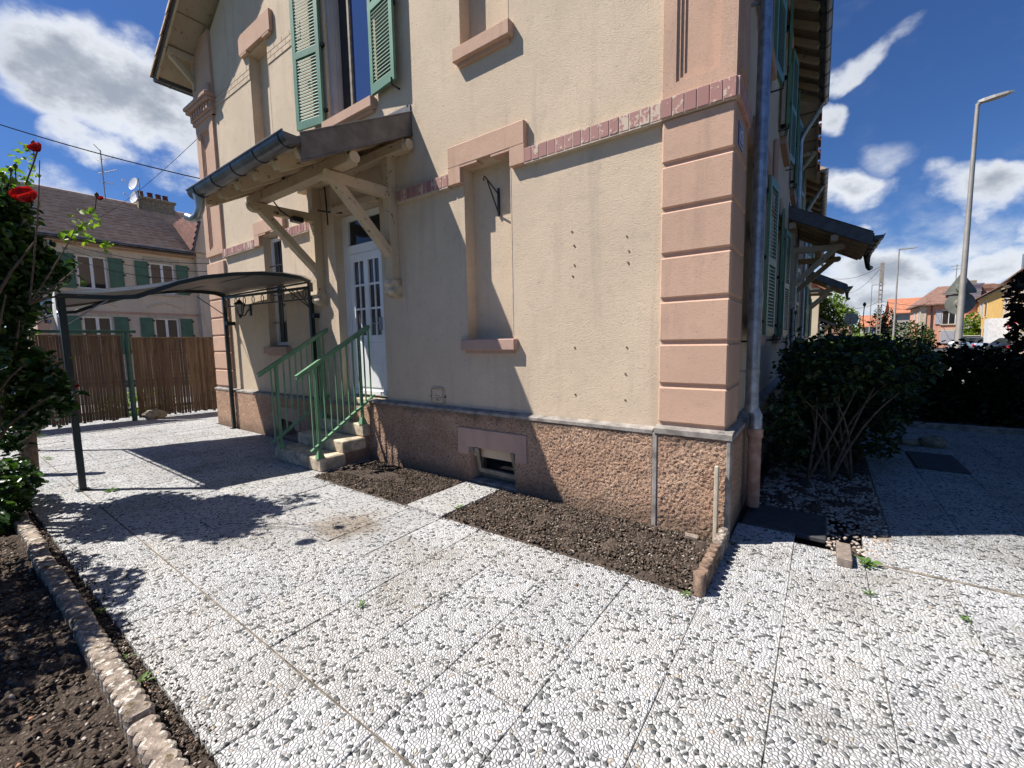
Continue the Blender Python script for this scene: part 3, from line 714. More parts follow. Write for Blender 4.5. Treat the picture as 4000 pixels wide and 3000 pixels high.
# cellar window
mb=MB(); bx(mb,F,-2.60,-1.98,-0.16,-0.10,0.035,0.085); bx(mb,F,-2.60,-2.56,-0.16,-0.10,0.085,0.42); bx(mb,F,-2.02,-1.98,-0.16,-0.10,0.085,0.42); fr=mb.build('cellar_window','old_timber_frame',house)
mb=MB(); P0=[(-2.50,-0.02),(-2.02,-0.02)]
for a,b in (((-2.53,0.02,0.14),(-2.49,-0.08,0.43)),((-2.53,0.02,0.14),(-1.99,0.02,0.13)),((-2.01,0.02,0.14),(-2.0,-0.08,0.43))): mb.beam(a,b,0.04,0.05)
mb.build('tilted_sash','old_timber_frame',fr)
mb=MB(); mb.quad((-2.60,0.19,0.03),(-1.98,0.19,0.03),(-1.98,0.19,0.45),(-2.60,0.19,0.45)); mb.build('window_pane','window_glass',fr)
mb=MB(); bx(mb,F,-2.61,-1.975,-0.19,0.07,0.0,0.032); mb.build('cellar_sill','cement_cap',house)
mb=MB(); o=0.088
bx(mb,F,-2.785,-1.82,0.04,o,0.42,0.635,0.006); bx(mb,F,-2.785,-2.62,0.04,o-.001,0.325,0.425,0.005); bx(mb,F,-1.97,-1.82,0.04,o-.001,0.325,0.425,0.005); mb.build('cellar_lintel','render_pink_dull',house)
mb=MB(); bx(mb,F,-7.15,-6.35,0.04,0.097,0.36,0.56); bx(mb,F,-7.15,-7.0,0.04,0.096,0.2,0.365); bx(mb,F,-6.5,-6.35,0.04,0.096,0.2,0.365); mb.build('cellar_lintel','render_pink_dull',house)
mb=MB(); mb.box(-2.600,-2.555,-0.085,0.03,0.345,0.415); mb.box(-2.555,-2.52,-0.075,0.02,0.352,0.408); mb.box(-2.52,-2.505,-0.088,0.03,0.345,0.415); tag(mb.build('vent_fitting','old_timber_frame'),'small rusty metal fitting in the top left corner of the cellar window recess','fitting')

# meter hatch cover in relief
hz=MB(); c=(-3.17,0.965)
def ring(mb,pts,r,o): mb.tube([F(a,o,b) for a,b in pts],r,6,False)
def rrect(cx,cz,hw,hh,r,n=5):
    P=[]
    for sx,sz,a0 in ((1,1,0),(-1,1,90),(-1,-1,180),(1,-1,270)):
        for k in range(n+1):
            a=math.radians(a0+90*k/n); P.append((cx+sx*(hw-r)+r*math.cos(a),cz+sz*(hh-r)+r*math.sin(a)))
    P.append(P[0]); return P
hatch=thing('meter_hatch','small cream painted embossed hatch cover low on the wall left of the cellar window','hatch',(-3.17,0,0.9))
bx(hz,F,c[0]-0.115,c[0]+0.115,0,0.012,c[1]-0.105,c[1]+0.10,0.006); ring(hz,rrect(c[0],c[1],0.112,0.10,0.035),0.009,0.012); ring(hz,rrect(c[0],c[1]-0.01,0.085,0.085,0.02),0.004,0.014)
hz.build('cover_plate','render_cream',hatch)
hz=MB()
ring(hz,rrect(c[0],c[1],0.1015,0.0895,0.03),0.0028,0.016)
for a,b in (((-0.035,0.005),(0.03,0.005)),((0.02,-0.015),(0.09,-0.015)),((-0.04,-0.06),(0.03,-0.02)),((-0.03,-0.02),(0.035,-0.06)),((-0.006,-0.05),(-0.006,-0.07)),((0.045,-0.03),(0.045,-0.045)),((-0.05,-0.02),(-0.062,-0.026))):
    hz.tube([F(c[0]+a[0],0.0155,c[1]+a[1]),F(c[0]+b[0],0.0155,c[1]+b[1])],0.0026,5)
for s in (-1,1): hz.tube([F(c[0]+s*0.122,0.002,c[1]-0.005),F(c[0]+s*0.122,0.018,c[1]-0.005)],0.013,10)
hz.build('cover_relief','stem_brown',hatch)

# text helper for plates
def text_mesh(s,size,name,m,parent,mat4,ext=0.002):
    cu=bpy.data.curves.new('t','FONT'); cu.body=s; cu.size=size; cu.align_x='CENTER'; cu.align_y='CENTER'; cu.extrude=ext
    o=bpy.data.objects.new('t',cu); COL.objects.link(o); bpy.context.view_layer.update()
    me=bpy.data.meshes.new_from_object(o.evaluated_get(bpy.context.evaluated_depsgraph_get())); bpy.data.objects.remove(o)
    me.transform(mat4); off=Vector((0,0,0)); p=parent
    while p is not None: off+=p.location; p=p.parent
    me.transform(Matrix.Translation(-off)); me.materials.clear(); me.materials.append(MATS[m])
    q=bpy.data.objects.new(name,me); COL.objects.link(q); q.parent=parent; return q
def on_x(x,y,z):   # reads correctly when seen from +x
    return Matrix(((0,0,1,x),(1,0,0,y),(0,1,0,z),(0,0,0,1)))
plq=thing('house_number_plate','blue enamel number plate 12 on the side of the pink corner blocks','plate',(0.05,0.18,3.15))
mb=MB(); mb.bev(0.04,0.052,0.085,0.275,3.07,3.24,0.004); mb.build('plate','plate_blue',plq)
mb=MB(); 
for a,b,c_,d in ((0.09,0.27,3.075,3.082),(0.09,0.27,3.228,3.235),(0.09,0.096,3.082,3.228),(0.264,0.27,3.082,3.228)): mb.box(0.0525,0.054,a,b,c_,d)
mb.build('plate_border','enamel_white',plq)
text_mesh('12',0.13,'digits','enamel_white',plq,on_x(0.054,0.18,3.155))

# ---- roof
roofm=MB(); YB=-0.50; YE=13.0
def slope(mb,x0,z0,x1,z1,y0,y1,th=0.10):
    n=Vector((z0-z1,0,x1-x0)).normalized()*th
    if n.z<0: n=-n
    a=[(x0,y0,z0),(x1,y0,z1),(x1,y1,z1),(x0,y1,z0)]; b=[(x+n.x,y,z+n.z) for x,y,z in a]
    mb.add(a+b,[(3,2,1,0),(4,5,6,7),(0,1,5,4),(1,2,6,5),(2,3,7,6),(3,0,4,7)])
rs=0.6; zr=7.02
xl,xr=-10.15,0.42
slope(roofm,xl,zr+rs*(xl+9.9),-4.85,zr+rs*(-4.85+9.9),YB,YE,0.05)
roofm.build('roof_slab','soffit_boards',house)
SKEW=-0.01
roofm=MB(); slope(roofm,0.40,6.86,-4.85,10.05,YB,8.6,0.05); roofm.build('roof_slab','dark_soffit',house)
SKEW=None
# tiles over both slopes, stepped courses whose ends show along the verge
tm=MB(); L=math.hypot(5.3,rs*5.3); n=15
for i in range(n):
    t0=i/n; x0=xl-0.06+t0*5.36; x1=x0+5.36/n+0.05; z0=zr+rs*(x0+9.9)+0.085; z1=zr+rs*(x1+9.9)+0.055
    for k in range(34):
        y=YB-0.07+k*0.4
        tm.add([(x0,y,z0),(x1,y,z1),(x1,y+0.2,z1+0.03),(x0,y+0.2,z0+0.03),(x1,y+0.4,z1),(x0,y+0.4,z0),(x0,y,z0-0.055),(x0,y+0.4,z0-0.055),(x1,y,z1-0.055)],[(0,1,2,3),(3,2,4,5),(6,0,3,5,7),(0,6,8,1)])
tm.build('roof_tiles','tile_brown',house)
tm=MB()
for i in range(n):
    x0=0.47-i*5.36/n; x1=x0-5.36/n-0.05; z0=6.90+(0.42-x0)*0.606+0.03; z1=6.90+(0.42-x1)*0.606
    tm.add([(x0,YB-.05,z0),(x1,YB-.05,z1),(x1,8.7,z1),(x0,8.7,z0),(x0,YB-.05,z0-0.05),(x0,8.7,z0-0.05)],[(0,3,2,1),(0,4,5,3)])
tm.build('roof_tiles','tile_brown',house)
vm=MB()   # verge board and metal verge strip
a=(xl+0.02,YB+0.01,zr+rs*(xl+0.02+9.9)+0.01); b=(-4.85,YB+0.01,zr+rs*(5.05)+0.01)
vm.beam(a,b,0.03,0.17,(0,0,1)); vm.build('verge_board','peeling_wood',house)
vm=MB(); vm.beam((a[0]-0.03,YB-0.02,a[2]-0.0),(b[0],YB-0.02,b[2]+0.0),0.02,0.12); vm.build('verge_flashing','zinc_dark',house)
vm=MB()
for k in range(9):   # board joints under the overhang
    x=-9.5+k*0.55; z=zr+rs*(x+9.9)-0.012; vm.beam((x,YB+.03,z),(x,0,z),0.012,0.012)
vm.build('soffit_joint','dark_soffit',house)
# purlin end with brace at the left eave
pu=MB(); pu.beam((-9.55,-0.46,7.16),(-9.55,0.0,7.16),0.13,0.14); pu.build('purlin_end','peeling_wood',house)
pu=MB(); pu.beam((-9.55,-0.42,7.10),(-9.55,-0.02,6.72),0.085,0.085); pu.beam((-9.55,-0.035,6.62),(-9.55,-0.035,7.1),0.10,0.07); pu.build('purlin_brace','peeling_wood',house)
def gutter_y(x,z,y0,y1,r,name,m,parent,n=9):
    g=MB(); A=[(x+r*math.cos(math.pi+math.pi*k/n),z+r*math.sin(math.pi+math.pi*k/n)) for k in range(n+1)]
    inn=[(x+(r-.006)*math.cos(math.pi+math.pi*k/n),z+(r-.006)*math.sin(math.pi+math.pi*k/n)) for k in range(n+1)][::-1]
    g.prism(A+inn,1,y0,y1)
    for yy in (y0,y1): g.prism(A,1,yy-0.003 if yy==y0 else yy,yy if yy==y0 else yy+0.003)
    y=y0+0.25
    while y<y1:
        g.tube([(x+(r+.004)*math.cos(math.pi+math.pi*k/n),y,z+(r+.004)*math.sin(math.pi+math.pi*k/n)) for k in range(n+1)],0.006,5); y+=0.5
    g.tube([(x+r,y0,z+0.005),(x+r,y1,z+0.005)],0.011,6)
    return g.build(name,m,parent)
gutter_y(-10.2,6.88,YB+0.0,YE,0.08,'roof_gutter','zinc_dark',house)
SKEW=-0.01
gutter_y(0.50,6.80,YB,8.62,0.085,'roof_gutter','zinc_dark',house)
for k in range(16):
    y=0.1+k*0.55
    if y<8.5: mb=MB(); mb.beam((-0.1,y,7.05),(0.42,y,6.74),0.075,0.10); mb.build('rafter_tail','soffit_boards',house)
# downpipes
mb=MB(); X,Y=0.135,0.72
mb.tube([(X,Y,0.98),(X,Y,1.95)],0.056,18); mb.tube([(X,Y,1.95),(X,Y,4.30)],0.052,18); mb.tube([(X,Y,4.30),(X,Y,6.35),(X+0.12,Y,6.6),(0.44,Y,6.74)],0.050,16)
mb.tube([(X,Y,1.90),(X,Y,2.0)],0.0585,18); mb.tube([(X,Y,0.93),(X,Y,1.02)],0.060,18)
mb.tube([(X,Y,0.98),(X+0.035,Y+0.0,0.90),(X+0.035,Y,0.74)],0.056,16)
dp=mb.build('downpipe','galvanised',house)
mb=MB(); mb.tube([(X+0.035,Y,0.05),(X+0.035,Y,0.74)],0.055,16); mb.tube([(X+0.035,Y,0.70),(X+0.035,Y,0.78)],0.066,16); mb.tube([(X+0.035,Y,0.56),(X+0.035,Y,0.575)],0.059,16); mb.build('painted_pipe_foot','pipe_pink',dp)
mb=MB()
for z in (1.30,4.42): mb.tube([(X,Y,z-0.018),(X,Y,z+0.018)],0.062,16); mb.box(-0.01,X-0.04,Y-0.012,Y+0.012,z-0.01,z+0.01)
mb.build('pipe_clip','zinc_light',dp)
mb=MB(); mb.tube([(0.49,8.45,6.74),(0.44,8.47,6.62),(0.16,8.5,6.18),(0.11,8.5,6.05),(0.11,8.5,0.3)],0.048,14); mb.build('downpipe','galvanised',house)
# cross gable with its overhanging verge
mb=MB(); a=[(-3,8.64,7.95),(0.40,8.64,7.95),(0.40,11.7,6.12),(-3,11.7,6.12)]; mb.add(a+[(x,y,z+0.07) for x,y,z in a],[(0,1,2,3),(4,7,6,5),(0,4,5,1),(1,5,6,2),(2,6,7,3),(3,7,4,0)]); mb.build('cross_gable_roof','soffit_boards',house)
mb=MB(); mb.beam((0.39,8.64,7.93),(0.39,11.7,6.10),0.04,0.15)
mb.build('verge_board','dark_soffit',house)
mb=MB()
for k in range(8):
    t=k/8; mb.beam((0.0,8.8+3.06*t*0.95,7.83-1.83*t*0.95),(0.38,8.8+3.06*t*0.95,7.83-1.83*t*0.95),0.01,0.02)
for k in range(9):
    t=k/9; y=8.64+3.06*t; z=8.05-1.83*t; mb.box(0.40,0.47,y,y+0.36,z-0.15,z)
mb.build('verge_tiles','tile_maroon',house)
mb=MB(); mb.beam((0,10.9,6.52),(0.38,10.9,6.52),0.09,0.10); mb.build('purlin_end','peeling_wood',house); mb=MB(); mb.beam((0.34,10.9,6.50),(0.02,10.9,6.08),0.07,0.07); mb.beam((0.03,10.9,6.0),(0.03,10.9,6.5),0.07,0.05); mb.build('purlin_brace','peeling_wood',house)
# side windows with shutters
for k,(a,b,z0,z1,*_) in enumerate(side):
    if z0<1: continue
    window(G,a,b,z0,z1,-0.2,house,'pvc_white','window_glass')
    h=(b-a)*0.56
    shutter(G,a-h-0.02,a-0.02,0.05,z0-0.02,z1-0.02,house,hinge=-0.05); shutter(G,b+0.02,b+h+0.02,0.05,z0-0.02,z1-0.02,house,hinge=0.05)
    mb=MB(); bx(mb,G,a-0.1,b+0.1,-0.1,0.09,z0-0.13,z0,0.01); mb.build('window_sill','render_pink_dull',house)
    mb=MB(); bx(mb,G,a-0.2,b+0.2,0,0.06,z1,z1+0.22,0.01); bx(mb,G,a-0.2,a-0.02,0,0.058,z1-0.18,z1+0.01); bx(mb,G,b+0.02,b+0.2,0,0.058,z1-0.18,z1+0.01); mb.build('lintel','render_pink_dull',house)
for q_ in ((8.66,8.86,0,0.08,4.9,6.1,0.02),(3.4,3.6,0,0.06,3.6,4.3,0.02)): mb=MB(); bx(mb,G,*q_); mb.build('wall_ornament','render_pink_dull',house)
SKEW=None

# ---- entrance door
dr=MB(); O=-0.20
bx(dr,F,-5.17,-5.04,O,O+0.08,0.84,3.46); bx(dr,F,-4.27,-4.14,O,O+0.08,0.84,3.46); bx(dr,F,-5.04,-4.27,O,O+0.08,3.38,3.46); bx(dr,F,-5.04,-4.27,O+0.001,O+0.085,2.91,3.03)
frm=dr.build('door_frame','pvc_white',house)
g=MB(); bx(g,F,-5.05,-4.26,O+0.02,O+0.04,3.0,3.40); g.build('transom_pane','window_glass',frm)
dd=MB(); zb,zt=0.87,2.905; xa,xb=-5.03,-4.28; OO=O+0.02
bx(dd,F,xa,xa+0.085,OO,OO+0.06,zb,zt); bx(dd,F,xb-0.085,xb,OO,OO+0.06,zb,zt); xm=(xa+xb)/2; bx(dd,F,xm-0.05,xm+0.05,OO,OO+0.061,zb,zt)
bx(dd,F,xa+.08,xb-.08,OO+.001,OO+0.059,zt-0.11,zt); bx(dd,F,xa+.08,xb-.08,OO+.001,OO+0.059,zb,1.74)
bx(dd,F,xa+.12,xb-.12,OO+.05,OO+0.072,zb+0.12,1.64,0.008)
bx(dd,F,xa-0.0,xb,OO+0.05,OO+0.085,zb+0.02,zb+0.07)
door=dd.build('door_leaf','pvc_white',house)
mu=MB()
for u0,u1 in ((xa+.085,xm-.05),(xm+.05,xb-.085)):
    um=(u0+u1)/2; bx(mu,F,um-.01,um+.01,OO+.02,OO+.052,1.74,zt-.11)
    for z in (2.12,2.46): bx(mu,F,u0,u1,OO+.02,OO+.050,z-.014,z+.014)
mu.build('muntins','pvc_white',door)
g=MB(); bx(g,F,xa+.08,xb-.08,OO+.02,OO+.035,1.72,zt-.1); g.build('door_pane','curtained_glass',door)
g=MB(); bx(g,F,-4.36,-4.335,OO+0.06,OO+0.10,1.80,1.98); g.tube([F(-4.35,OO+0.10,1.9),F(-4.35,OO+0.13,1.9),F(-4.46,OO+0.13,1.9)],0.009,6); g.build('door_handle','zinc_light',door)
mb=MB(); bx(mb,F,-5.17,-4.14,0.002,0.05,3.475,3.56); mb.box(-5.35,-5.16,-0.02,0.0,0.8,3.6); mb.build('door_surround','render_cream',house)
mb=MB(); bx(mb,F,-5.17,-4.14,-0.23,0.02,0.76,0.842,0.01); mb.build('door_threshold','sandstone_step',house)

# ---- timber door canopy (built along the gable wall; copies serve the street side)
def canopy(f, uc, dz, parent, label=None, gend=1, simple=False):
    hw=1.235; u0,u1=uc-hw,uc+hw
    zt=lambda o:4.34-0.535*o+dz
    base=MB(); OF=1.40; fd=-0.045
    def sl(mb,ua,ub,oa,ob,off0,off1):
        a=[f(ua,oa,zt(oa)+off0),f(ub,oa,zt(oa)+off0),f(ub,ob,zt(ob)+off0),f(ua,ob,zt(ob)+off0)]; b=[f(ua,oa,zt(oa)+off1),f(ub,oa,zt(oa)+off1),f(ub,ob,zt(ob)+off1),f(ua,ob,zt(ob)+off1)]
        mb.add(a+b,[(0,1,2,3),(4,7,6,5),(0,4,5,1),(1,5,6,2),(2,6,7,3),(3,7,4,0)])
    sl(base,u0+.02,u1-.02,0.0,OF,-0.075,-0.05)
    cn=base.build('door_canopy','soffit_boards',parent,label)
    m=MB(); sl(m,u0,u1,0.0,OF+0.02,-0.05,-0.005)
    # upstand against the wall
    a=f(u0,0.0,4.34+dz-0.03); m.add([f(u0,0.004,4.32+dz),f(u1,0.004,4.32+dz),f(u1,0.004,4.44+dz),f(u0,0.004,4.44+dz),f(u0,0.016,4.32+dz),f(u1,0.016,4.32+dz),f(u1,0.016,4.44+dz),f(u0,0.016,4.44+dz)],[(0,1,2,3),(4,5,6,7),(0,4,7,3),(1,5,6,2),(3,2,6,7)])
    m.build('canopy_sheet','zinc_flashing',cn)
    for u,s in ((u1,1),(u0,-1)):
        m=MB(); t=0.012*s
        hh=0.24 if s==gend else 0.13; P=[(0.0,zt(0)+0.015),(OF,zt(OF)+0.015),(OF,zt(OF)-hh),(0.0,zt(0)-hh)]
        m.add([f(u,o,z) for o,z in P]+[f(u+t,o,z) for o,z in P],[(0,1,2,3),(4,5,6,7),(0,1,5,4),(1,2,6,5),(2,3,7,6),(3,0,4,7)])
        m.tube([f(u+t,o,z) for o,z in (P[3],P[2])],0.012,6); m.tube([f(u+t,o,z) for o,z in (P[0],P[1])],0.010,6)
        m.build('side_flashing','zinc_flashing',cn)
    # gutter
    g=MB(); go,gz=1.485,zt(1.45)-0.005; r=0.088; n=10; ga,gb=(u0+0.12*(gend>0)),(u1+0.02)
    prof=[(go+r*math.cos(math.pi+math.pi*k/n),gz+r*math.sin(math.pi+math.pi*k/n)) for k in range(n+1)]
    def ext(mb,pr,a,b,dza=0,dzb=0):
        k=len(pr); vs=[f(a,o,z+dza) for o,z in pr]+[f(b,o,z+dzb) for o,z in pr]; mb.add(vs,[tuple(range(k))[::-1],tuple(range(k,2*k))]+[(i,(i+1)%k,k+(i+1)%k,k+i) for i in range(k)],False)
    inn=[(go+(r-.006)*math.cos(math.pi+math.pi*k/n),gz+(r-.006)*math.sin(math.pi+math.pi*k/n)) for k in range(n+1)][::-1]
    ext(g,prof+inn,ga,gb,-0.03,0.0); ext(g,prof,ga-0.004,ga,-0.03,-0.03); ext(g,prof,gb,gb+0.004)
    g.tube([f(ga,go+r+0.003,gz-0.02),f(gb,go+r+0.003,gz+0.01)],0.011,6)
    for i in range(5):
        u=ga+0.2+i*(gb-ga-0.3)/4; zz=-0.03*(1-(u-ga)/(gb-ga)); g.tube([f(u,go+(r+.004)*math.cos(math.pi+math.pi*k/n),gz+zz+(r+.004)*math.sin(math.pi+math.pi*k/n)) for k in range(n+1)],0.006,5)
    gu=g.build('canopy_gutter','zinc_dark',cn)
    # outlet swan neck at the chosen end
    ue=ga+0.13 if gend>0 else gb-0.13; s=-1 if gend>0 else 1
    m=MB(); m.tube([f(ue,go,gz-0.04),f(ue,go,gz-0.13),f(ue,go+0.01,gz-0.25),f(ue+s*0.04,go+0.03,gz-0.33),f(ue+s*0.11,go+0.06,gz-0.36),f(ue+s*0.18,go+0.09,gz-0.33)],[0.085,0.062,0.050,0.048,0.046,0.05],14)
    m.build('gutter_outlet','zinc_light' if not simple else 'zinc_dark',cn)
    # rafters with rounded ends
    nr=6
    for i in range(nr):
        u=u0+0.10+i*(2*hw-0.20)/(nr-1); m=MB(); A=Vector(f(u,0.0,zt(0.0)-0.125)); B=Vector(f(u,1.34,zt(1.34)-0.15)); m.beam(A,B,0.075,0.14); d=(B-A).normalized(); m.beam(B-d*0.002,B+d*0.05,0.072,0.08); m.build('rafter','peeling_wood',cn)
    # wall plate and eaves beam
    m=MB(); m.beam(f(u0+0.05,0.075,3.955+dz),f(u1-0.02,0.075,3.955+dz),0.13,0.12); m.tube([f(u1-0.03,0.075,3.955+dz),f(u1+0.04,0.075,3.955+dz)],0.06,12); m.build('wall_plate','peeling_wood',cn)
    m=MB(); dz+=fd; m.beam(f(u0+0.06,0.80,3.635+dz),f(u1-0.06,0.80,3.635+dz),0.13,0.13); m.tube([f(u1-0.06,0.80,3.635+dz),f(u1-0.01,0.80,3.635+dz)],0.064,12); m.tube([f(u0+.06,0.80,3.635+dz),f(u0+.01,0.80,3.635+dz)],0.064,12); dz-=fd; m.build('eaves_beam','peeling_wood',cn)
    for s in (-1,1):
        u=uc+s*0.86
        m=MB(); m.beam(f(u,0.065,2.41+dz),f(u,0.065,3.90+dz),0.13,0.125,(1,0,0) ); m.build('wall_post','peeling_wood',cn)
        m=MB(); m.beam(f(u,0.08,3.475+dz),f(u,0.93,3.445+dz),0.105,0.12); m.tube([f(u-0.05,0.93,3.45+dz),f(u+0.05,0.93,3.45+dz)],0.058,12); m.build('bracket_arm','peeling_wood',cn)
        m=MB(); m.beam(f(u,0.10,2.73+dz),f(u,0.80,3.40+dz),0.095,0.11,(1,0,0),0.03); m.build('diagonal_brace','peeling_wood',cn)
        m=MB()   # scrolled stone corbel
        pr=[(0,2.41),(0.15,2.41),(0.155,2.36),(0.12,2.345),(0.135,2.29),(0.115,2.24),(0.06,2.21),(0.0,2.20)]
        k=len(pr); vs=[f(u-0.09,o,z+dz) for o,z in pr]+[f(u+0.09,o,z+dz) for o,z in pr]; m.add(vs,[tuple(range(k)),tuple(range(k,2*k))[::-1]]+[(i,(i+1)%k,k+(i+1)%k,k+i) for i in range(k)])
        m.tube([f(u-0.10,0.085,2.285+dz),f(u+0.10,0.085,2.285+dz)],0.05,14); m.build('corbel','sandstone_step',cn)
    return cn
canopy(F,-4.70,0,house)
SKEW=-0.01
canopy(G,8.55,0,house,gend=-1,simple=True)
SKEW=None
# wiring and junction box under the canopy
mb=MB(); mb.tube([(-5.30,-0.02,3.35),(-5.32,-0.03,3.9)],0.012,6); mb.tube([(-5.4,-0.10,3.56),(-5.15,-0.03,3.50),(-4.95,-0.02,3.46)],0.013,6); mb.tube([(-5.45,-0.75,3.60),(-5.48,-0.6,3.45),(-5.5,-0.42,3.38)],0.009,6); mb.bev(-5.56,-5.44,-0.45,-0.30,3.35,3.42,0.01)
mb.build('cable_and_box','black_iron',house)

# ================================================================== steps and railings
steps=thing('entrance_steps','four worn sandstone steps leading up to the white front door','steps',(-5.0,-0.5,0))
XR=-4.47
for i,(y0,z0,z1,xl_) in enumerate(((-0.83,0.0,0.17,-5.66),(-0.50,0.165,0.33,-5.64),(-0.185,0.335,0.51,-5.62),(0.0,0.0,0,0))):
    if i==3: continue
    mb=MB(); mb.bev(xl_,XR,y0,y0+0.36 if i<2 else 0.0,z0,z1,0.014); mb.jit(0.006,5,i); mb.build('step','sandstone_step',steps)
mb=MB(); mb.bev(-5.30,XR+0.01,-0.05,0.25,0.515,0.70,0.012); mb.bev(-5.22,XR+0.02,0.02,0.25,0.702,0.80,0.01); mb.build('step','sandstone_step',steps)
mb=MB(); mb.box(-5.55,XR-0.03,-0.49,0.0,0.0,0.165); mb.box(-5.55,XR-0.028,-0.18,0.0,0.165,0.335); mb.box(-5.28,XR-0.026,-0.1,0.0,0.335,0.515); mb.build('step_core','roughcast_plinth',steps)
def railing(x,label,y_lo=-1.04,z_lo=1.225,y_hi=0.02,z_hi=1.86,dx=0):
    r=thing('stair_railing',label,'railing',(x,-0.5,0.17),'green railings beside the entrance steps')
    sl=(z_hi-z_lo)/(y_hi-y_lo)
    m=MB(); m.beam((x,y_lo,z_lo),(x,y_hi,z_hi),0.055,0.045); m.beam((x,y_lo,z_lo-0.028),(x,y_hi,z_hi-0.028),0.03,0.02); m.build('handrail','green_rail',r)
    zb=lambda y:0.30+(y+0.90)*sl*1.03
    m=MB(); m.beam((x,y_lo+0.13,zb(y_lo+0.13)-0.02),(x,y_hi+0.04,zb(y_hi+0.04)-0.0),0.045,0.03); m.build('bottom_rail','green_rail',r)
    for k in range(11):
        y=y_lo+0.17+k*(y_hi-y_lo-0.18)/10
        zt_=z_lo+(y-y_lo)*sl-0.03; m=MB(); m.box(x-0.008,x+0.008,y-0.008,y+0.008,zb(y),zt_); m.build('baluster','green_rail',r)
    for y,z0,w in ((-0.80,0.17,0.03),(-0.15,0.51,0.03)):
        m=MB(); m.box(x-0.02,x-0.012,y-w/2,y+w/2,z0+0.02,z_lo+(y-y_lo)*sl-0.03); m.box(x+0.012,x+0.02,y-w/2,y+w/2,z0+0.02,z_lo+(y-y_lo)*sl-0.03); m.box(x-0.012,x+0.012,y-0.006,y+0.006,z0+0.02,z_lo+(y-y_lo)*sl-0.03)
        p=m.build('post','green_rail',r)
        m=MB(); m.add([(x-0.045,y-0.045,z0),(x+0.045,y-0.045,z0),(x+0.045,y+0.045,z0),(x-0.045,y+0.045,z0),(x-0.022,y-0.022,z0+0.09),(x+0.022,y-0.022,z0+0.09),(x+0.022,y+0.022,z0+0.09),(x-0.022,y+0.022,z0+0.09)],[(0,1,2,3),(4,5,6,7),(0,1,5,4),(1,2,6,5),(2,3,7,6),(3,0,4,7)]); m.build('post_foot','green_rail',p)
    return r
railing(-4.52,'green metal stair railing on the right side of the entrance steps, nearest the cellar window')
railing(-5.52,'green metal stair railing on the left side of the entrance steps, beside the garden canopy')

# wall lantern
lan=thing('wall_lantern','black coach lantern on a curved arm on the wall under the garden canopy','lamp',(-8.0,0,2.27))
m=MB(); m.bev(-8.035,-7.965,-0.022,0,2.18,2.38,0.008); m.tube([(-8,-0.02,2.30),(-8,-0.06,2.27),(-8,-0.10,2.19),(-8,-0.15,2.17),(-8,-0.185,2.19)],0.011,8); m.build('bracket','black_iron',lan)
m=MB(); c=(-8.0,-0.185,0)
m.lathe([(0.012,2.13),(0.022,2.15),(0.035,2.185),(0.045,2.20)],c,8); m.lathe([(0.095,2.375),(0.10,2.385),(0.045,2.425),(0.03,2.45),(0.012,2.46),(0.010,2.49)],c,8)
for k in range(6):
    a=k*math.pi/3; m.tube([(c[0]+0.042*math.cos(a),c[1]+0.042*math.sin(a),2.20),(c[0]+0.078*math.cos(a),c[1]+0.078*math.sin(a),2.378)],0.005,5)
m.build('cage','black_iron',lan)
m=MB(); m.lathe([(0.040,2.20),(0.075,2.376)],c,6); m.build('glass','lantern_glass',lan)
m=MB(); m.lathe([(0.012,2.22),(0.014,2.27),(0.03,2.30),(0.028,2.34),(0.008,2.36)],c,8); m.build('bulb','enamel_white',lan)

# black bracket in the blind niche
m=MB(); x=-2.29
hk=thing('hanging_basket_bracket','black iron scroll bracket in the upper part of the blind niche','bracket',(x,0.14,3.1))
m.box(x-0.010,x+0.010,0.135,0.155,2.97,3.265); m.tube([(x,0.14,3.205),(x,-0.02,3.29),(x,-0.09,3.32),(x,-0.115,3.31),(x,-0.11,3.285),(x,-0.095,3.28)],0.008,6); m.tube([(x,-0.045,3.29),(x,0.135,3.01)],0.008,6)
m.build('bracket_frame','black_iron',hk)

# wall plugs and holes left in the render
for i,(u,v) in enumerate([(2456,980),(2244,960),(2244,1035),(2454,1025),(2449,924),(2238,1160-80),(2246,1358),(2449,1357),(2248,1541),(2443,1563),(2443,1460),(2234,905)]):
    d=at(u,v,1)-CAM; t=(0.0-CAM.y)/d.y; p=CAM+d*t
    m=MB(); m.tube([(p.x,0.012,p.z),(p.x,-0.006,p.z)],0.009,8); m.jit(0.003,40,i); m.build('plug_hole','stem_brown',house)

# ================================================================== garden canopy (pergola with fabric)
gz_=thing('garden_canopy','metal garden canopy with an arched grey fabric roof standing against the house wall','canopy',(-7.6,-1.4,0))
PR=[(-6.20,-2.72),(-5.80,-0.07),(-8.80,-0.13),(-9.57,-2.73)]
def lerp2(a,b,t): return (a[0]+(b[0]-a[0])*t,a[1]+(b[1]-a[1])*t)
PROF=[(-2.72,2.20),(-2.30,2.205),(-2.10,2.23),(-1.90,2.33),(-1.70,2.43),(-1.445,2.52),(-1.1,2.60),(-0.8,2.64),(-0.5,2.65),(-0.256,2.63),(-0.13,2.58)]
def archpts(A,B,dz=0): return [(A[0]+(B[0]-A[0])*(y+2.72)/2.59,A[1]+(B[1]-A[1])*(y+2.72)/2.59,z+dz) for y,z in PROF]
for k,(p,h) in enumerate(zip(PR,(2.22,2.57,2.62,2.20))):
    m=MB(); m.bev(p[0]-0.03,p[0]+0.03,p[1]-0.03,p[1]+0.03,0.0,h,0.004); post=m.build('post','anthracite_tube',gz_)
    m=MB(); m.bev(p[0]-0.07,p[0]+0.07,p[1]-0.06,p[1]+0.06,0.0,0.008,0.002); m.build('base_plate','anthracite_tube',post)
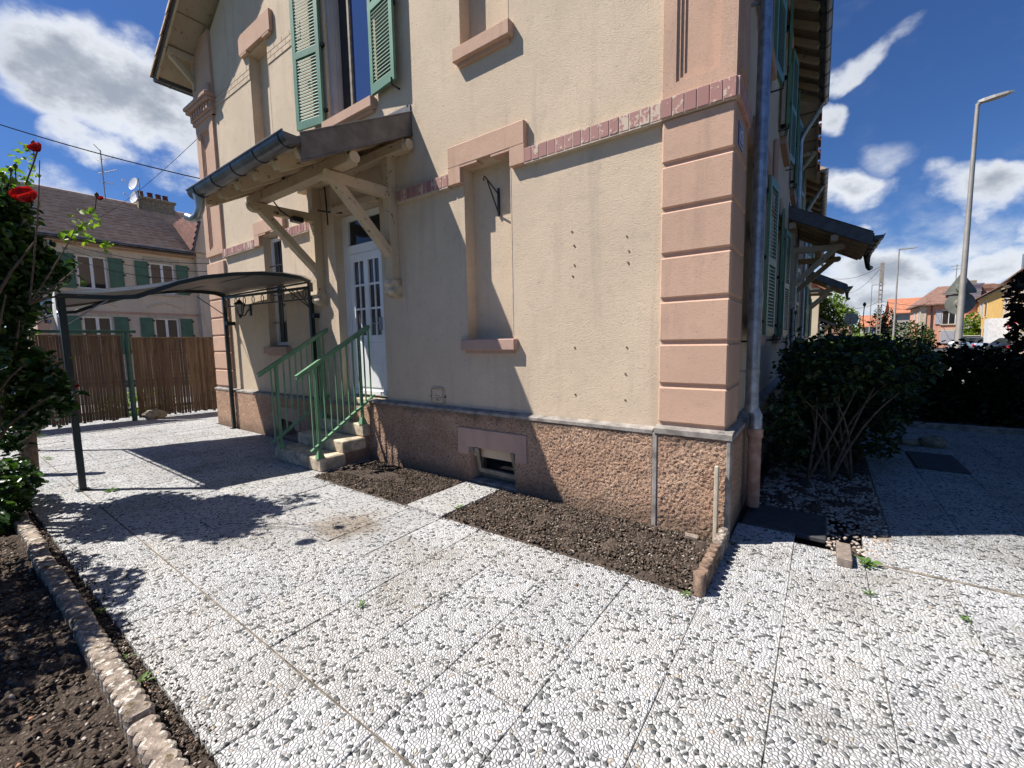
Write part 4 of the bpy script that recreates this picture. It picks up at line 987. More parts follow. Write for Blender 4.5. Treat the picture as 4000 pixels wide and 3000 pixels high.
for A,B in ((PR[0],PR[1]),(PR[3],PR[2])):
    P=archpts(A,B); m=MB()
    for a,b in zip(P[:-1],P[1:]): m.beam(a,b,0.035,0.05,ext=0.004)
    m.build('arch','anthracite_tube',gz_)
def rail_pair(A,B,za,zb,name):
    m=MB(); a=Vector((*A,za)); b=Vector((*B,zb)); dn=Vector((0,0,-0.17))
    m.beam(a,b,0.035,0.04); m.tube([a+dn,b+dn],0.013,6)
    n=9
    for i in range(n):
        c=a.lerp(b,(i+0.5)/n)+dn*0.5; d=(b-a).normalized()
        m.tube([c+d*0.045*math.cos(t)+Vector((0,0,0.062*math.sin(t))) for t in [2*math.pi*q/12 for q in range(13)]],0.007,5,False)
    m.build(name,'anthracite_tube',gz_)
rail_pair(PR[0],PR[3],2.19,2.17,'scroll_rail'); rail_pair(PR[1],PR[2],2.50,2.55,'scroll_rail')
for t in (0.0,0.3,0.45,0.62,0.78,1.0):
    i=min(len(PROF)-1,int(t*(len(PROF)-1))); a=archpts(PR[0],PR[1])[i]; b=archpts(PR[3],PR[2])[i]; m=MB(); m.tube([a,b],0.016,6); m.build('roof_tube','anthracite_tube',gz_)
for p,q,h in ((PR[0],PR[1],2.2),(PR[1],PR[0],2.5),(PR[3],PR[2],2.2),(PR[2],PR[3],2.55),(PR[0],PR[3],2.15),(PR[1],PR[2],2.5)):
    d=(Vector(q)-Vector(p)).normalized(); m=MB(); m.tube([(p[0],p[1],h-0.33),(p[0]+d.x*0.42,p[1]+d.y*0.42,h+0.01)],0.009,6); m.build('corner_strut','zinc_light' if p is PR[0] else 'anthracite_tube',gz_)
# fabric: bridges straight from the front posts to the arch
FP=[(-2.76,2.235),(-2.40,2.29),(-2.05,2.36),(-1.80,2.425),(-1.60,2.49),(-1.35,2.56),(-1.05,2.62),(-0.75,2.665),(-0.45,2.675),(-0.2,2.655),(-0.10,2.61)]
V=[];Fc=[];nu=24
for j,(y,z) in enumerate(FP):
    for i in range(nu+1):
        t=i/nu; s=(y+2.72)/2.59; a=lerp2(PR[0],PR[1],s); b=lerp2(PR[3],PR[2],s)
        sag=-0.035*math.sin(math.pi*min(1,max(0,t)))*math.sin(math.pi*j/10)-0.012*abs(math.sin(3*math.pi*t))
        V.append((a[0]+(b[0]-a[0])*t,a[1]+(b[1]-a[1])*t,z+0.012+sag))
for j in range(len(FP)-1):
    for i in range(nu): a=j*(nu+1)+i; Fc.append((a,a+1,a+nu+2,a+nu+1))
mb=MB(); mb.add(V,Fc,True); fb=mb.build('fabric_roof','canopy_fabric',gz_)
so_=fb.modifiers.new('t','SOLIDIFY'); so_.thickness=0.004
for i in (0,nu):
    mb=MB()
    for j in range(len(FP)-1):
        a=V[j*(nu+1)+i]; b=V[(j+1)*(nu+1)+i]; mb.add([a,b,(b[0],b[1],b[2]-0.045),(a[0],a[1],a[2]-0.045)],[(0,1,2,3)])
    vl=mb.build('fabric_edge','pvc_white' if i==0 else 'canopy_fabric',gz_); vl.modifiers.new('t','SOLIDIFY').thickness=0.003  # near edge strip is white: sunlight on the fabric top painted as colour
mb=MB(); x,y=PR[0]
mb.add([(x+0.05,y-0.05,2.26),(x-0.05,y+0.06,2.27),(x-0.28,y-0.03,2.20),(x-0.10,y-0.06,2.0),(x+0.01,y-0.05,1.85)],[(0,1,2),(0,2,3),(0,3,4)]); pb=mb.build('corner_cover','paper_white',gz_); pb.modifiers.new('t','SOLIDIFY').thickness=0.004
for p in (PR[1],PR[2]):
    m=MB(); m.bev(p[0]+0.03,p[0]+0.10,p[1]-0.02,0.0,2.03,2.10,0.004); m.build('wall_bracket','anthracite_tube',gz_)

# ================================================================== fences on the left
def slat_fence(A,B,h,label,seed):
    fn=thing('slat_fence',label,'fence',(A[0],A[1],0)); A=Vector((*A,0)); B=Vector((*B,0)); d=(B-A); Ln=d.length; d.normalize(); n=Vector((-d.y,d.x,0)); m=MB(); R=random.Random(seed); t=0
    while t<Ln:
        w=R.uniform(0.035,0.06); g=R.choice([0.0015,0.002,0.003,0.003,0.008]); a=A+d*t; b=A+d*min(Ln,t+w); o=R.uniform(-.004,.004); top=h+R.uniform(-.012,.012); z0=R.uniform(0.03,0.08)
        c=[a+n*o,b+n*o,b+n*(o+0.012),a+n*(o+0.012)]
        m.add([(*p.xy,z0) for p in c]+[(*p.xy,top) for p in c],[(0,1,2,3),(4,5,6,7),(0,1,5,4),(1,2,6,5),(2,3,7,6),(3,0,4,7)]); t+=w+g
    m.build('slats','fence_reed',fn)
    m=MB()
    for z in (0.45,1.0,1.5): m.tube([A+n*0.02+Vector((0,0,z)),B+n*0.02+Vector((0,0,z))],0.012,6)
    m.beam(A+Vector((0,0,h+0.01)),B+Vector((0,0,h+0.01)),0.05,0.03); m.build('cross_wires','stem_brown',fn)
    return fn
slat_fence((-12.75,-6.0),(-11.95,-1.02),1.90,'brown reed fence panel left of the green fence post, taller of the two',1)
slat_fence((-11.93,-0.86),(-11.2,3.2),1.845,'brown reed fence panel between the green fence post and the house',2)
gp=thing('green_fence_frame','green metal gate post with a long green top bar above the reed fence','fence post',(-11.87,-0.95,0))
m=MB(); m.tube([(-11.87,-0.95,0),(-11.87,-0.95,2.0)],0.05,12); m.build('post','green_pole',gp)
m=MB(); m.beam((-12.4,-4.2,1.99),(-11.80,-0.80,1.99),0.06,0.06); m.build('top_bar','green_pole',gp)
wf=thing('mesh_fence','dark green wire mesh fence glimpsed in the gap between the reed panels','fence',(-12.1,-1,0))
m=MB()
for k in range(30): m.tube([(-12.15+0.0,-1.3+k*0.05,0.05),(-12.15,-1.3+k*0.05,1.6)],0.004,4)
for k in range(10): m.tube([(-12.15,-1.3,0.1+k*0.16),(-12.15,0.2,0.1+k*0.16)],0.004,4)
m.build('mesh','green_pole',wf)
rk=bpy.data.meshes.new('field_stone'); bm=bmesh.new(); bmesh.ops.create_icosphere(bm,subdivisions=3,radius=1)
for v in bm.verts: v.co=Vector((v.co.x*0.14,v.co.y*0.20,v.co.z*0.13))*(1+0.35*noise.noise(v.co*1.7)); v.co+=Vector((-11.75,-0.62,0.10))
bm.to_mesh(rk); bm.free(); rk.materials.append(MATS['field_rock']); ro=bpy.data.objects.new('field_stone',rk); COL.objects.link(ro); tag(ro,'rough tan stone lying at the foot of the reed fence','rock')

# ================================================================== ground, paving and beds
def sheet(name,x0,x1,y0,y1,z,m):
    mb=MB(); mb.quad((x0,y0,z),(x1,y0,z),(x1,y1,z),(x0,y1,z)); o=mb.build(name,m); return struct(o)
mb=MB(); mb.quad((-2500,-2500,-0.16),(2500,-2500,-0.16),(2500,2500,-0.16),(-2500,2500,-0.16)); struct(mb.build('ground','meadow'))
sheet('bed_base',-14,12,-9,14,-0.075,'dark_soil')
# slabs
V=[];Fc=[];cols=[]
def slab(x0,x1,y0,y1,z=0.0):
    g=random.choice([0.0008,0.0012,0.002,0.0032]); dz=random.uniform(-0.002,0.002); tx=random.uniform(-.0025,.0025); ty=random.uniform(-.0025,.0025)
    x0+=g;x1-=g;y0+=g;y1-=g; b=0.003; o=len(V)
    def zz(i,j): return z+dz+tx*i+ty*j
    for (xx,yy,i,j) in ((x0,y0,-1,-1),(x1,y0,1,-1),(x1,y1,1,1),(x0,y1,-1,1)): V.append((xx,yy,zz(i,j)-0.05))
    for (xx,yy,i,j) in ((x0,y0,-1,-1),(x1,y0,1,-1),(x1,y1,1,1),(x0,y1,-1,1)): V.append((xx,yy,zz(i,j)-b))
    for (xx,yy,i,j) in ((x0+b,y0+b,-1,-1),(x1-b,y0+b,1,-1),(x1-b,y1-b,1,1),(x0+b,y1-b,-1,1)): V.append((xx,yy,zz(i,j)))
    for f in ((0,1,5,4),(1,2,6,5),(2,3,7,6),(3,0,4,7),(4,5,9,8),(5,6,10,9),(6,7,11,10),(7,4,8,11),(8,9,10,11)): Fc.append(tuple(q+o for q in f))
    t=random.uniform(0.88,1.04)*(0.80 if y0>0.6 else 1); w=random.random(); c=(t,t*(0.995 if w<.6 else .98),t*(0.99 if w<.6 else .95),1); cols.extend([c]*36)  # far path slabs get a darker tint: shade painted into their colour
px=0.448; py=0.4375
xe=[0.09-px*k for k in range(0,30)]
ye=[-0.985-py*k for k in range(0,6)]
for a in range(len(xe)-1):
    for b in range(5):
        x1,x0=xe[a],xe[a+1]; y1,y0=ye[b],ye[b+1]
        if b==4: y0=-3.16
        if b==4: y0=max(y0,-3.165)
        slab(x0,x1,y0,y1-(0.007 if b==4 else 0.0))
        if abs(y0+2.735)<.02 : pass
for a in range(len(xe)-1):     # beside and beyond the steps, up to the wall
    x1,x0=xe[a],xe[a+1]
    for (y0,y1) in ((-0.985,-0.5475),(-0.5475,-0.11)):
        if x1<=-4.38 :
            slab(x0,x1,y0,y1)
for a in range(len(xe)-1):
    x1,x0=xe[a],xe[a+1]
    if x1<-9.75:
        for b in range(4): slab(x0,x1,-0.11+py*b,-0.11+py*(b+1))
# strip across the bed to the cellar window
slab(-2.66,-2.165,-0.985,-0.54,0.012); slab(-2.645,-2.15,-0.54,-0.115,0.016)
# columns to the right of the corner
cx=[0.09,0.515,0.937,1.37,1.80,2.24,2.68,3.12]
off=[-1.04,-1.095,-1.11,-1.0,-1.2,-1.05,-1.15]
for i in range(7):
    y=off[i]
    while y>-4.6: slab(cx[i],cx[i+1],y-0.425,y); y-=0.425
    y=off[i]
    top={0:0.37,1:0.20}.get(i,0.105)
    while y+0.39<top: slab(cx[i],cx[i+1],y,y+0.385); y+=0.385
    slab(cx[i],cx[i+1],y,top)
for i in range(2,8):
    x0=0.95+(i-2)*0.45; slab(x0,x0+0.45,0.14,0.60)
for k in range(13):
    for i in range(5):
        x0=1.14+i*0.46-0.02*0; y0=0.615+k*0.445
        if 3<=k and i in (1,) and k in (6,7): continue
        slab(x0,x0+0.46,y0,y0+0.445)
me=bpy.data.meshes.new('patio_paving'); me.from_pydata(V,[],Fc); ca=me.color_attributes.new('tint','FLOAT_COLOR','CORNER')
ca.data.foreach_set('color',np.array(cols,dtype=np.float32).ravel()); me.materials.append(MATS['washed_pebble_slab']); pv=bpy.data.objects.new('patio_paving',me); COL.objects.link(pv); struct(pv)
# joint bedding just under slab level
mb=MB(); mb.quad((-13,-3.15,-0.010),(3.2,-3.15,-0.010),(3.2,-0.99,-0.010),(-13,-0.99,-0.010)); mb.quad((0.095,-0.985,-0.012),(3.2,-0.985,-0.012),(3.2,0.1,-0.012),(0.095,0.1,-0.012)); mb.quad((0.95,0.1,-0.012),(3.4,0.1,-0.012),(3.4,6.3,-0.012),(0.95,6.3,-0.012)); mb.quad((-13,-0.985,-0.012),(-4.5,-0.985,-0.012),(-4.5,-0.1,-0.012),(-13,-0.1,-0.012))
plain('joint_sand',(0.27,0.23,0.18),0.95,0.3,14,0.5,0.003,80); struct(mb.build('paving_bedding','joint_sand'))
mb=MB(); mb.quad((-13,-2.738,-0.0005),(0.09,-2.738,-0.0005),(0.09,-2.734,-0.0005),(-13,-2.734,-0.0005)); struct(mb.build('sand_joint','joint_sand'))
# soil beds with relief
def soilbed(name,x0,x1,y0,y1,z,amp,step=0.02,f=7,edge=0.03):
    nx=int((x1-x0)/step); ny=int((y1-y0)/step); V=[];Fc=[]
    for j in range(ny+1):
        for i in range(nx+1):
            x=x0+(x1-x0)*i/nx; y=y0+(y1-y0)*j/ny; q=Vector((x,y,0)); e=min(1,min(x-x0,x1-x,y-y0,y1-y)/edge)
            V.append((x,y,z+e*(noise.noise(q*f)*amp+noise.noise(q*f*4)*amp*0.5+noise.noise(q*f*11)*amp*0.28+amp*0.4)))
    for j in range(ny):
        for i in range(nx): a=j*(nx+1)+i; Fc.append((a,a+1,a+nx+2,a+nx+1))
    o=fast_mesh(name,V,Fc,'dark_soil'); struct(o); return o
soilbed('flower_bed',-2.155,0.085,-0.985,-0.09,-0.012,0.035)
soilbed('flower_bed',-4.44,-2.66,-0.985,-0.09,-0.015,0.03)
soilbed('flower_bed',-7.5,3.0,-7.5,-3.29,-0.01,0.05,0.035)
soilbed('soil_strip',-7.5,1.5,-3.25,-3.16,-0.03,0.02,0.015,9,0.01)
soilbed('shrub_bed',0.10,1.13,0.95,6.4,-0.02,0.05,0.03)
soilbed('hedge_bed',0.1,6.5,6.45,8.5,0.06,0.06,0.05)
soilbed('weedy_strip',-13,-9.75,1.7,5,0.0,0.04,0.05)
def chips(name,m,n,x0,x1,y0,y1,z,s0,s1,flat=0.55,kind='stuff',pts=None):
    # irregular pebbles: squashed, jittered octahedra
    base=np.array([[1,0,0],[0,1,0],[-1,0,0],[0,-1,0],[0,0,1],[0,0,-1],[.7,.7,.35],[-.7,.7,.3],[-.7,-.7,.35],[.7,-.7,.3]],float)
    faces=np.array([[0,6,4],[6,1,4],[1,7,4],[7,2,4],[2,8,4],[8,3,4],[3,9,4],[9,0,4],[6,0,5],[1,6,5],[7,1,5],[2,7,5],[8,2,5],[3,8,5],[9,3,5],[0,9,5]])
    P=np.c_[rng.uniform(x0,x1,n),rng.uniform(y0,y1,n),np.full(n,z)] if pts is None else pts; n=len(P)
    s=np.exp(rng.uniform(np.log(s0),np.log(s1),n)); an=rng.uniform(0,6.28,n)
    B=base[None]*(1+rng.normal(size=(n,10,1))*0.16)*np.array([1,0.72,flat])[None]*s[:,None,None]
    c,s_=np.cos(an),np.sin(an); X=B[:,:,0]*c[:,None]-B[:,:,1]*s_[:,None]; Y=B[:,:,0]*s_[:,None]+B[:,:,1]*c[:,None]
    tl=rng.normal(size=n)*0.3; Z=B[:,:,2]+X*tl[:,None]
    Vv=np.stack([X,Y,Z],2)+P[:,None,:]; Fv=(np.arange(n)*10)[:,None,None]+faces[None]
    o=fast_mesh(name,Vv.reshape(-1,3),Fv.reshape(-1,3),m); o['kind']=kind; return o
chips('soil_pebbles','stone_chip',900,-2.13,0.05,-0.96,-0.12,0.012,0.004,0.013)
chips('soil_pebbles','stone_chip',420,-4.4,-2.7,-0.96,-0.12,0.008,0.003,0.010)
chips('soil_crumbs','soil_crumb',5200,-2.13,0.05,-0.96,-0.12,0.012,0.006,0.018,0.7)
chips('soil_crumbs','soil_crumb',3600,-4.4,-2.68,-0.96,-0.12,0.010,0.006,0.017,0.7)
chips('soil_crumbs','soil_crumb',9000,-5.0,-0.7,-5.0,-3.36,0.02,0.006,0.020,0.7)
chips('soil_pebbles','stone_chip',1500,-5.0,-0.7,-5.0,-3.36,0.025,0.004,0.014)
chips('soil_crumbs','soil_crumb',1600,-5.0,-0.7,-3.245,-3.165,-0.015,0.004,0.012,0.7)
chips('soil_pebbles','stone_chip',350,-5.0,-0.7,-3.245,-3.165,-0.012,0.004,0.010)
chips('gravel_patch','gravel',2600,0.16,1.12,0.92,2.6,0.0,0.010,0.024,0.6)
chips('gravel_patch','gravel',260,0.70,1.12,0.15,0.95,-0.005,0.010,0.026,0.6)
chips('spilled_soil','soil_crumb',520,-4.4,0.05,-1.035,-0.98,0.004,0.003,0.008,0.6)
chips('spilled_soil','soil_crumb',420,-5.0,-0.7,-3.17,-3.10,0.004,0.003,0.008,0.6)
chips('spilled_soil','soil_crumb',160,-2.7,-2.1,-0.6,-0.12,0.016,0.003,0.007,0.6)
# low earth ridge (shadowed clods) beside the steps
mb=MB()
for k in range(5):
    pts=[(-4.40+i*0.11,-0.50-k*0.055+0.02*math.sin(i*1.3+k)+i*0.012,0.012) for i in range(10)]
    mb.tube(pts,[0.012]+[0.02+0.008*math.sin(i*2.1+k) for i in range(8)]+[0.008],6)
mb.jit(0.012,22,3); struct(mb.build('soil_ridges','dark_soil'))
# slab covers and odd blocks
mb=MB(); mb.bev(0.12,0.72,0.36,0.92,-0.03,0.012,0.008); mb.jit(0.004,6); tag(mb.build('concrete_cover','cover_dark'),'plain dark concrete slab lying in the shade at the foot of the downpipe','slab')
mb=MB(); mb.bev(1.62,2.08,3.25,4.2,-0.02,0.012,0.006); tag(mb.build('drain_cover','cover_dark'),'dark rectangular cover plate let into the shaded path','cover')
mb=MB(); mb.bev(0.776,0.862,-0.055,0.24,0.0,0.062,0.005); ob=mb.build('paver_block','paver_block'); tag(ob,'single brown paving block lying loose on the pebble slabs','block')
mb=MB(); mb.bev(-0.20,-0.10,-0.24,-0.19,0.015,0.05,0.006); mb.jit(0.008,20); tag(mb.build('brick_fragment','paver_block'),'broken piece of grey brick on the soil near the house corner','brick')
mb=MB(); mb.bev(-0.005,0.018,-0.185,-0.14,0.0,0.62,0.003); mb.box(0.014,0.020,-0.185,-0.12,0.0,0.615); ip=mb.build('metal_strip','pvc_grey'); tag(ip,'upright off-white metal strip standing against the plinth at the house corner','strip')
ip.data.materials[0]=MATS['stone_trim']
mb=MB(); mb.box(0.95,3.4,0.112,0.136,-0.02,0.001); struct(mb.build('sand_joint','joint_sand'))
mb=MB(); mb.bev(0.9,5.6,6.35,6.43,-0.05,0.10,0.01); tag(mb.build('path_kerb','cement_cap'),'low concrete kerb across the far end of the shaded path','kerb')

# edging: round-topped palisade row at the corner bed, scalloped blocks on the left
pal=thing('palisade_edging','row of brown round-topped concrete palisades along the right end of the soil bed','edging',(0.07,-0.58,0))
for k in range(11):
    y=-0.945+k*0.0765; m=MB(); h=0.13+random.uniform(-.012,.012); m.lathe([(0.036,-0.05),(0.0375,h-0.010),(0.030,h)],(0.07+random.uniform(-.004,.004)-0.0*k,y,0),14); m.jit(0.003,25,k); m.build('palisade','palisade_brown' if k<7 else 'mossy_edging',pal)
EDX=[-7.0+0.54*k for k in range(11)]
lab=['mossy']
desc=['sunlit block with white lichen','block with a thick cushion of brown moss','block half in shade with lichen rim','shaded block','dark shaded block','block in deep shade']
for i,x0 in enumerate(EDX):
    x1=x0+0.525; n=8; w=(x1-x0)/n; top=[];bot=[]
    for k in range(n):
        for q in range(7):
            a=math.pi*q/6; top.append((x0+w*(k+0.5)-math.cos(a)*w*0.5,-3.262+0.022*math.sin(a)+(-3.135+3.16)*0)); bot.append((x0+w*(k+0.5)-math.cos(a)*w*0.5,-3.325-0.018*math.sin(a)))
    dz=random.uniform(-.01,.01); z1=0.075+dz; yo=random.uniform(-.008,.008)+0.012*(x0+2)*-0.3
    poly=[(a,b+yo) for a,b in top]+[(a,b+yo) for a,b in bot[::-1]]
    N=len(poly); m=MB(); ctr=[(x0+x1)/2,-3.295+yo]
    v0=[(a,b,-0.06) for a,b in poly]; v1=[(a,b,z1-0.012) for a,b in poly]; v2=[(a+(ctr[0]-a)*0.012,b+(ctr[1]-b)*0.22,z1) for a,b in poly]
    m.add(v0+v1+v2,[(k,(k+1)%N,N+(k+1)%N,N+k) for k in range(N)]+[(N+k,N+(k+1)%N,2*N+(k+1)%N,2*N+k) for k in range(N)],False)
    h=N//2; m.add(v2,[(k,k+1,N-2-k,N-1-k) for k in range(h-1)])
    m.jit(0.005,18,i)
    o=m.build('scalloped_edging','mossy_edging')
    place=['hidden far end of the left bed']
    tag(o,'mossy scalloped concrete edging block number %s from the bottom edge of the photo, left bed'%(['one','two','three','four','five','six','seven','eight','nine','ten','eleven','twelve','thirteen','fourteen','fifteen'][max(0,10-i)]) if i<=10 else 'mossy scalloped concrete edging block beyond the bottom of the frame','edging','scalloped edging blocks along the left bed')

# weeds
def weed(x,y,z,r,n,label,seed):
    R=np.random.default_rng(seed); t=thing('weed',label,'weed',(x,y,z),'small weeds in the joints')
    C=[];D=[];N=[]
    for k in range(n):
        a=R.uniform(0,6.28); l=r*R.uniform(0.2,1.0); C.append((x+math.cos(a)*l*0.6,y+math.sin(a)*l*0.6,z+0.008+R.uniform(0,0.3)*r)); D.append((math.cos(a),math.sin(a),0.25)); N.append((-0.3*math.cos(a),-0.3*math.sin(a),1))
    V,Fv=leaf_arrays(np.array(C),r*0.6*R.uniform(0.4,1.2,n),0.30,np.array(N),np.array(D)); fast_mesh('leaves',V,Fv,'weed_leaf',t)
W_=[(-2.12,-0.80,0.03,0.07,16,'small green rosette weed on the soil bed right of the slab strip'),
 (-2.42,-0.30,0.02,0.045,12,'tiny weed at the left side of the slab strip near the cellar window'),
 (-1.60,-2.24,0.0,0.05,18,'flattened weed in the joint in the middle of the sunlit paving'),
 (0.945,0.05,0.0,0.10,26,'long-leaved dandelion weed beside the loose brown paving block'),
 (0.93,-0.38,0.0,0.05,16,'weed in the joint left of the dandelion, towards the camera'),
 (1.35,-0.40,0.0,0.05,12,'weed in the joint at the right edge of the sunlit paving'),
 (-1.98,-3.205,-0.01,0.07,14,'pale dandelion rosette in the soil strip, larger one'),
 (-2.25,-3.20,-0.01,0.05,9,'pale dandelion rosette in the soil strip, smaller one farther away'),
 (-5.85,-2.55,0.0,0.09,22,'yellow-green weed at the foot of the front canopy post'),
 (-8.6,-2.7,0.0,0.08,16,'weed in the paving near the rear canopy post'),
 (0.0,-1.01,0.0,0.05,14,'dry grass tuft at the end of the palisade edging'),
 (0.13,-0.10,0.0,0.05,14,'weed at the foot of the house corner'),
 (-4.75,-1.60,0.0,0.05,9,'small weed on the paving in front of the entrance steps'),
 (-2.9,-3.19,-0.01,0.06,12,'weed tuft against the scalloped edging in half shade'),
 (-1.4,-4.0,0.03,0.045,8,'pale seedling in the left soil bed')]
for i,w in enumerate(W_): weed(*w,seed=i+3)
# single stones and leaves on the paving
for i,(x,y) in enumerate([(0.62,-0.28),(-0.05,-2.6),(0.8,-2.2),(-0.62,-1.3)]):
    chips('fallen_leaf','stem_brown',1,x,x+0.001,y,y+0.001,0.004,0.014,0.02,0.12,'structure')
for o in list(COL.objects):
    if o.name.startswith('fallen_leaf'):
        del o['kind']; o['n_']=1

for o,l_ in zip([o for o in COL.objects if o.get('n_')],('near the bed corner by the palisades','near the bottom edge of the photo, middle','at the lower right of the paving','between the slab strip and the camera')):
    del o['n_']; tag(o,'small dry brown leaf on the sunlit slabs, '+l_,'leaf','dry leaves on the paving')
# ================================================================== planting on the left
rt=thing('rose_tree','tall climbing rose with dark glossy leaves and red blooms at the left edge','rose bush',(-5.9,-3.25,0))
m=MB(); stems(m,(-7.6,-2.98,0),[(-7.62,-2.95,1.2)],0.085,0.075,0.01,10); m.build('stake','bark',rt)
m=MB(); stems(m,[Vector((-5.6,-3.45,0)),Vector((-5.75,-3.55,0)),Vector((-5.5,-3.6,0))],[(-5.6,-3.1,1.9),(-5.9,-3.3,2.4),(-5.2,-3.2,2.1),(-5.0,-3.15,1.5),(-5.5,-3.1,2.9),(-4.7,-3.05,2.5),(-5.4,-3.4,1.7),(-6.1,-3.0,1.8),(-5.1,-3.0,1.2)],0.028,0.006,0.18,7); 
stems(m,(-4.9,-3.1,2.0),[(-4.35,-2.85,2.6),(-4.5,-2.8,2.35),(-4.9,-2.75,2.1),(-4.45,-3.0,3.1)],0.008,0.003,0.05,5); m.build('branches','bark',rt)
B=[(-5.75,-3.36,2.35,0.55,0.36,0.55),(-5.45,-3.28,2.55,0.38,0.26,0.38),(-5.40,-3.42,1.45,0.42,0.24,0.30),(-5.35,-3.42,2.85,0.34,0.24,0.28),(-6.1,-3.25,1.95,0.45,0.30,0.4)]
for (u,v,d,r) in ((20,800,4.0,.28),(30,960,4.0,.38),(130,1040,4.2,.32),(215,1070,4.3,.16),(50,1150,4.1,.30),(70,1420,4.2,.28),(170,1490,4.2,.28),(110,1610,4.25,.28),(245,1560,4.3,.14),(20,1700,4.3,.22)):
    c=at(u,v,d); B.append((c.x,c.y,c.z,r,r*.6,r*.8))
P,_=crown_pts(5200,B); P=np.r_[P,clump(P,3600,0.07,6)]
foliage('foliage',P,0.082,'rose_leaf',rt)
YS=[]
for (u,v,d,a,b) in ((330,860,4.3,.18,.12),(300,930,4.3,.22,.07),(420,960,4.4,.08,.06),(100,640,4.1,.16,.20),(60,700,4.0,.2,.12),(260,1410,4.5,.1,.05),(150,1080,4.2,.2,.1)):
    c=at(u,v,d); YS.append((c.x,c.y,c.z,a,a*.6,b))
P,_=crown_pts(150,YS); foliage('young_shoots',P,0.066,'young_leaf',rt)
for k,(u,v,d,r) in enumerate([(112,782,4.05,0.105),(150,588,4.3,0.066),(392,780,4.6,0.036),(305,1512,4.8,0.028)]):
    c=at(u,v,d*0.82); rose_flower(rt,c,r*0.82)
    if k in (1,): m=MB(); m.tube([at(148,585,d*.82),at(130,640,d*.82),at(100,720,d*.83)],0.006,5); m.build('rose_stem','rose_stem_red',rt)
for k,(u,v) in enumerate([(130,560),(42,665),(378,763),(60,650)]):
    m=MB(); c=at(u,v,3.6); m.lathe([(0.003,-0.02),(0.014,-0.005),(0.016,0.008),(0.004,0.026)],c,7); m.tube([c,at(u+random.uniform(-8,8),v+60,3.62)],0.004,5); m.build('rose_bud','bud',rt)
r2=thing('rose_shrub','second dark-leaved rose shrub at the left edge, lower and nearer the camera','rose bush',(-4.75,-3.9,0))
m=MB(); stems(m,(-4.6,-3.9,0),[(-4.4,-3.5,1.0),(-4.7,-3.6,1.3),(-4.9,-3.8,1.6),(-4.3,-4.1,1.8),(-4.6,-4.3,1.5)],0.02,0.006,0.15,6); m.build('branches','bark',r2)
P,_=crown_pts(2400,[(-4.55,-3.62,0.95,0.30,0.16,0.30),(-4.25,-3.88,1.55,0.42,0.30,0.42),(-3.75,-4.12,1.5,0.5,0.34,0.5),(-3.3,-4.35,1.25,0.45,0.3,0.45),(-4.6,-4.3,1.4,0.5,0.4,0.6)],0.3); P=np.r_[P,clump(P,1500,0.05,6)]; foliage('foliage',P,0.065,'rose_leaf',r2)
r3=thing('hydrangea_bush','low dense green bush at the foot of the climbing rose by the edging','bush',(-5.75,-3.3,0))
P,_=crown_pts(1500,[(-5.75,-3.36,0.20,0.50,0.22,0.24),(-5.35,-3.42,0.14,0.35,0.16,0.20),(-6.2,-3.3,0.25,0.5,0.3,0.25)]); foliage('foliage',P,0.075,'rose_leaf',r3)
m=MB(); stems(m,(-5.7,-3.4,0),[(-5.4,-3.3,0.35),(-5.9,-3.2,0.4),(-6.1,-3.5,0.4)],0.012,0.004,0.05,6); m.build('branches','bark',r3)
# taller shrubs beyond the left and lower frame edge whose shade falls on the bed
r4=thing('garden_shrub','leafy garden shrub standing in the left bed beyond the frame edge','shrub',(-4.2,-5.2,0))
m=MB(); stems(m,(-4.2,-5.3,0),[(-4.0,-5.2,1.6),(-4.6,-5.5,1.9),(-3.8,-5.6,1.8),(-3.4,-5.4,1.6)],0.04,0.01,0.15,7); m.build('branches','bark',r4)
P,_=crown_pts(5200,[(-4.1,-4.95,1.5,0.8,0.38,0.8),(-3.3,-5.3,1.2,0.7,0.5,0.8),(-2.9,-5.6,1.1,0.6,0.5,0.8),(-5.4,-4.9,1.6,0.8,0.5,0.9)],0.3); foliage('foliage',P,0.095,'rose_leaf',r4)

# ================================================================== neighbour house across the side street
nb=thing('neighbour_house','cream house behind the reed fence with brown tiled roof, green shutters and four chimney pots','house',(-32.5,6,0))
XN=-28.5; N_=pfn(0,XN,1)
wn=[]
for (a,b,c_,d) in ((1.15,2.24,3.93,5.02),):
    for z0,z1 in ((1.35,3.25),(4.56,6.18)):
        wn+=[(a,b,z0,z1,0.2),(c_,d,z0,z1,0.2)]
mb=MB(); wall(mb,0,XN,-0.3,6.0,0,6.95,wn,0.2,-1); mb.quad((XN,-0.3,0),(XN-9,-0.3,0),(XN-9,-0.3,6.95),(XN,-0.3,6.95)); mb.quad((XN,-0.3,6.95),(XN-9,-0.3,6.95),(XN-4.5,-0.3,10.0))
mb.build('wall','render_neighbour',nb)
wg=[(6.75,7.5,7.05,8.55,0.2),(7.1,8.1,4.56,6.18,0.2),(7.1,8.1,1.35,3.25,0.2)]
mb=MB(); XW=XN+0.35; wall(mb,0,XW,6.0,12.6,0,6.95,wg[1:],0.2,-1); mb.quad((XW,6.0,0),(XN-2,6.0,0),(XN-2,6.0,6.95),(XW,6.0,6.95)); mb.build('wall','render_neighbour',nb)
GW=pfn(0,XW,1)
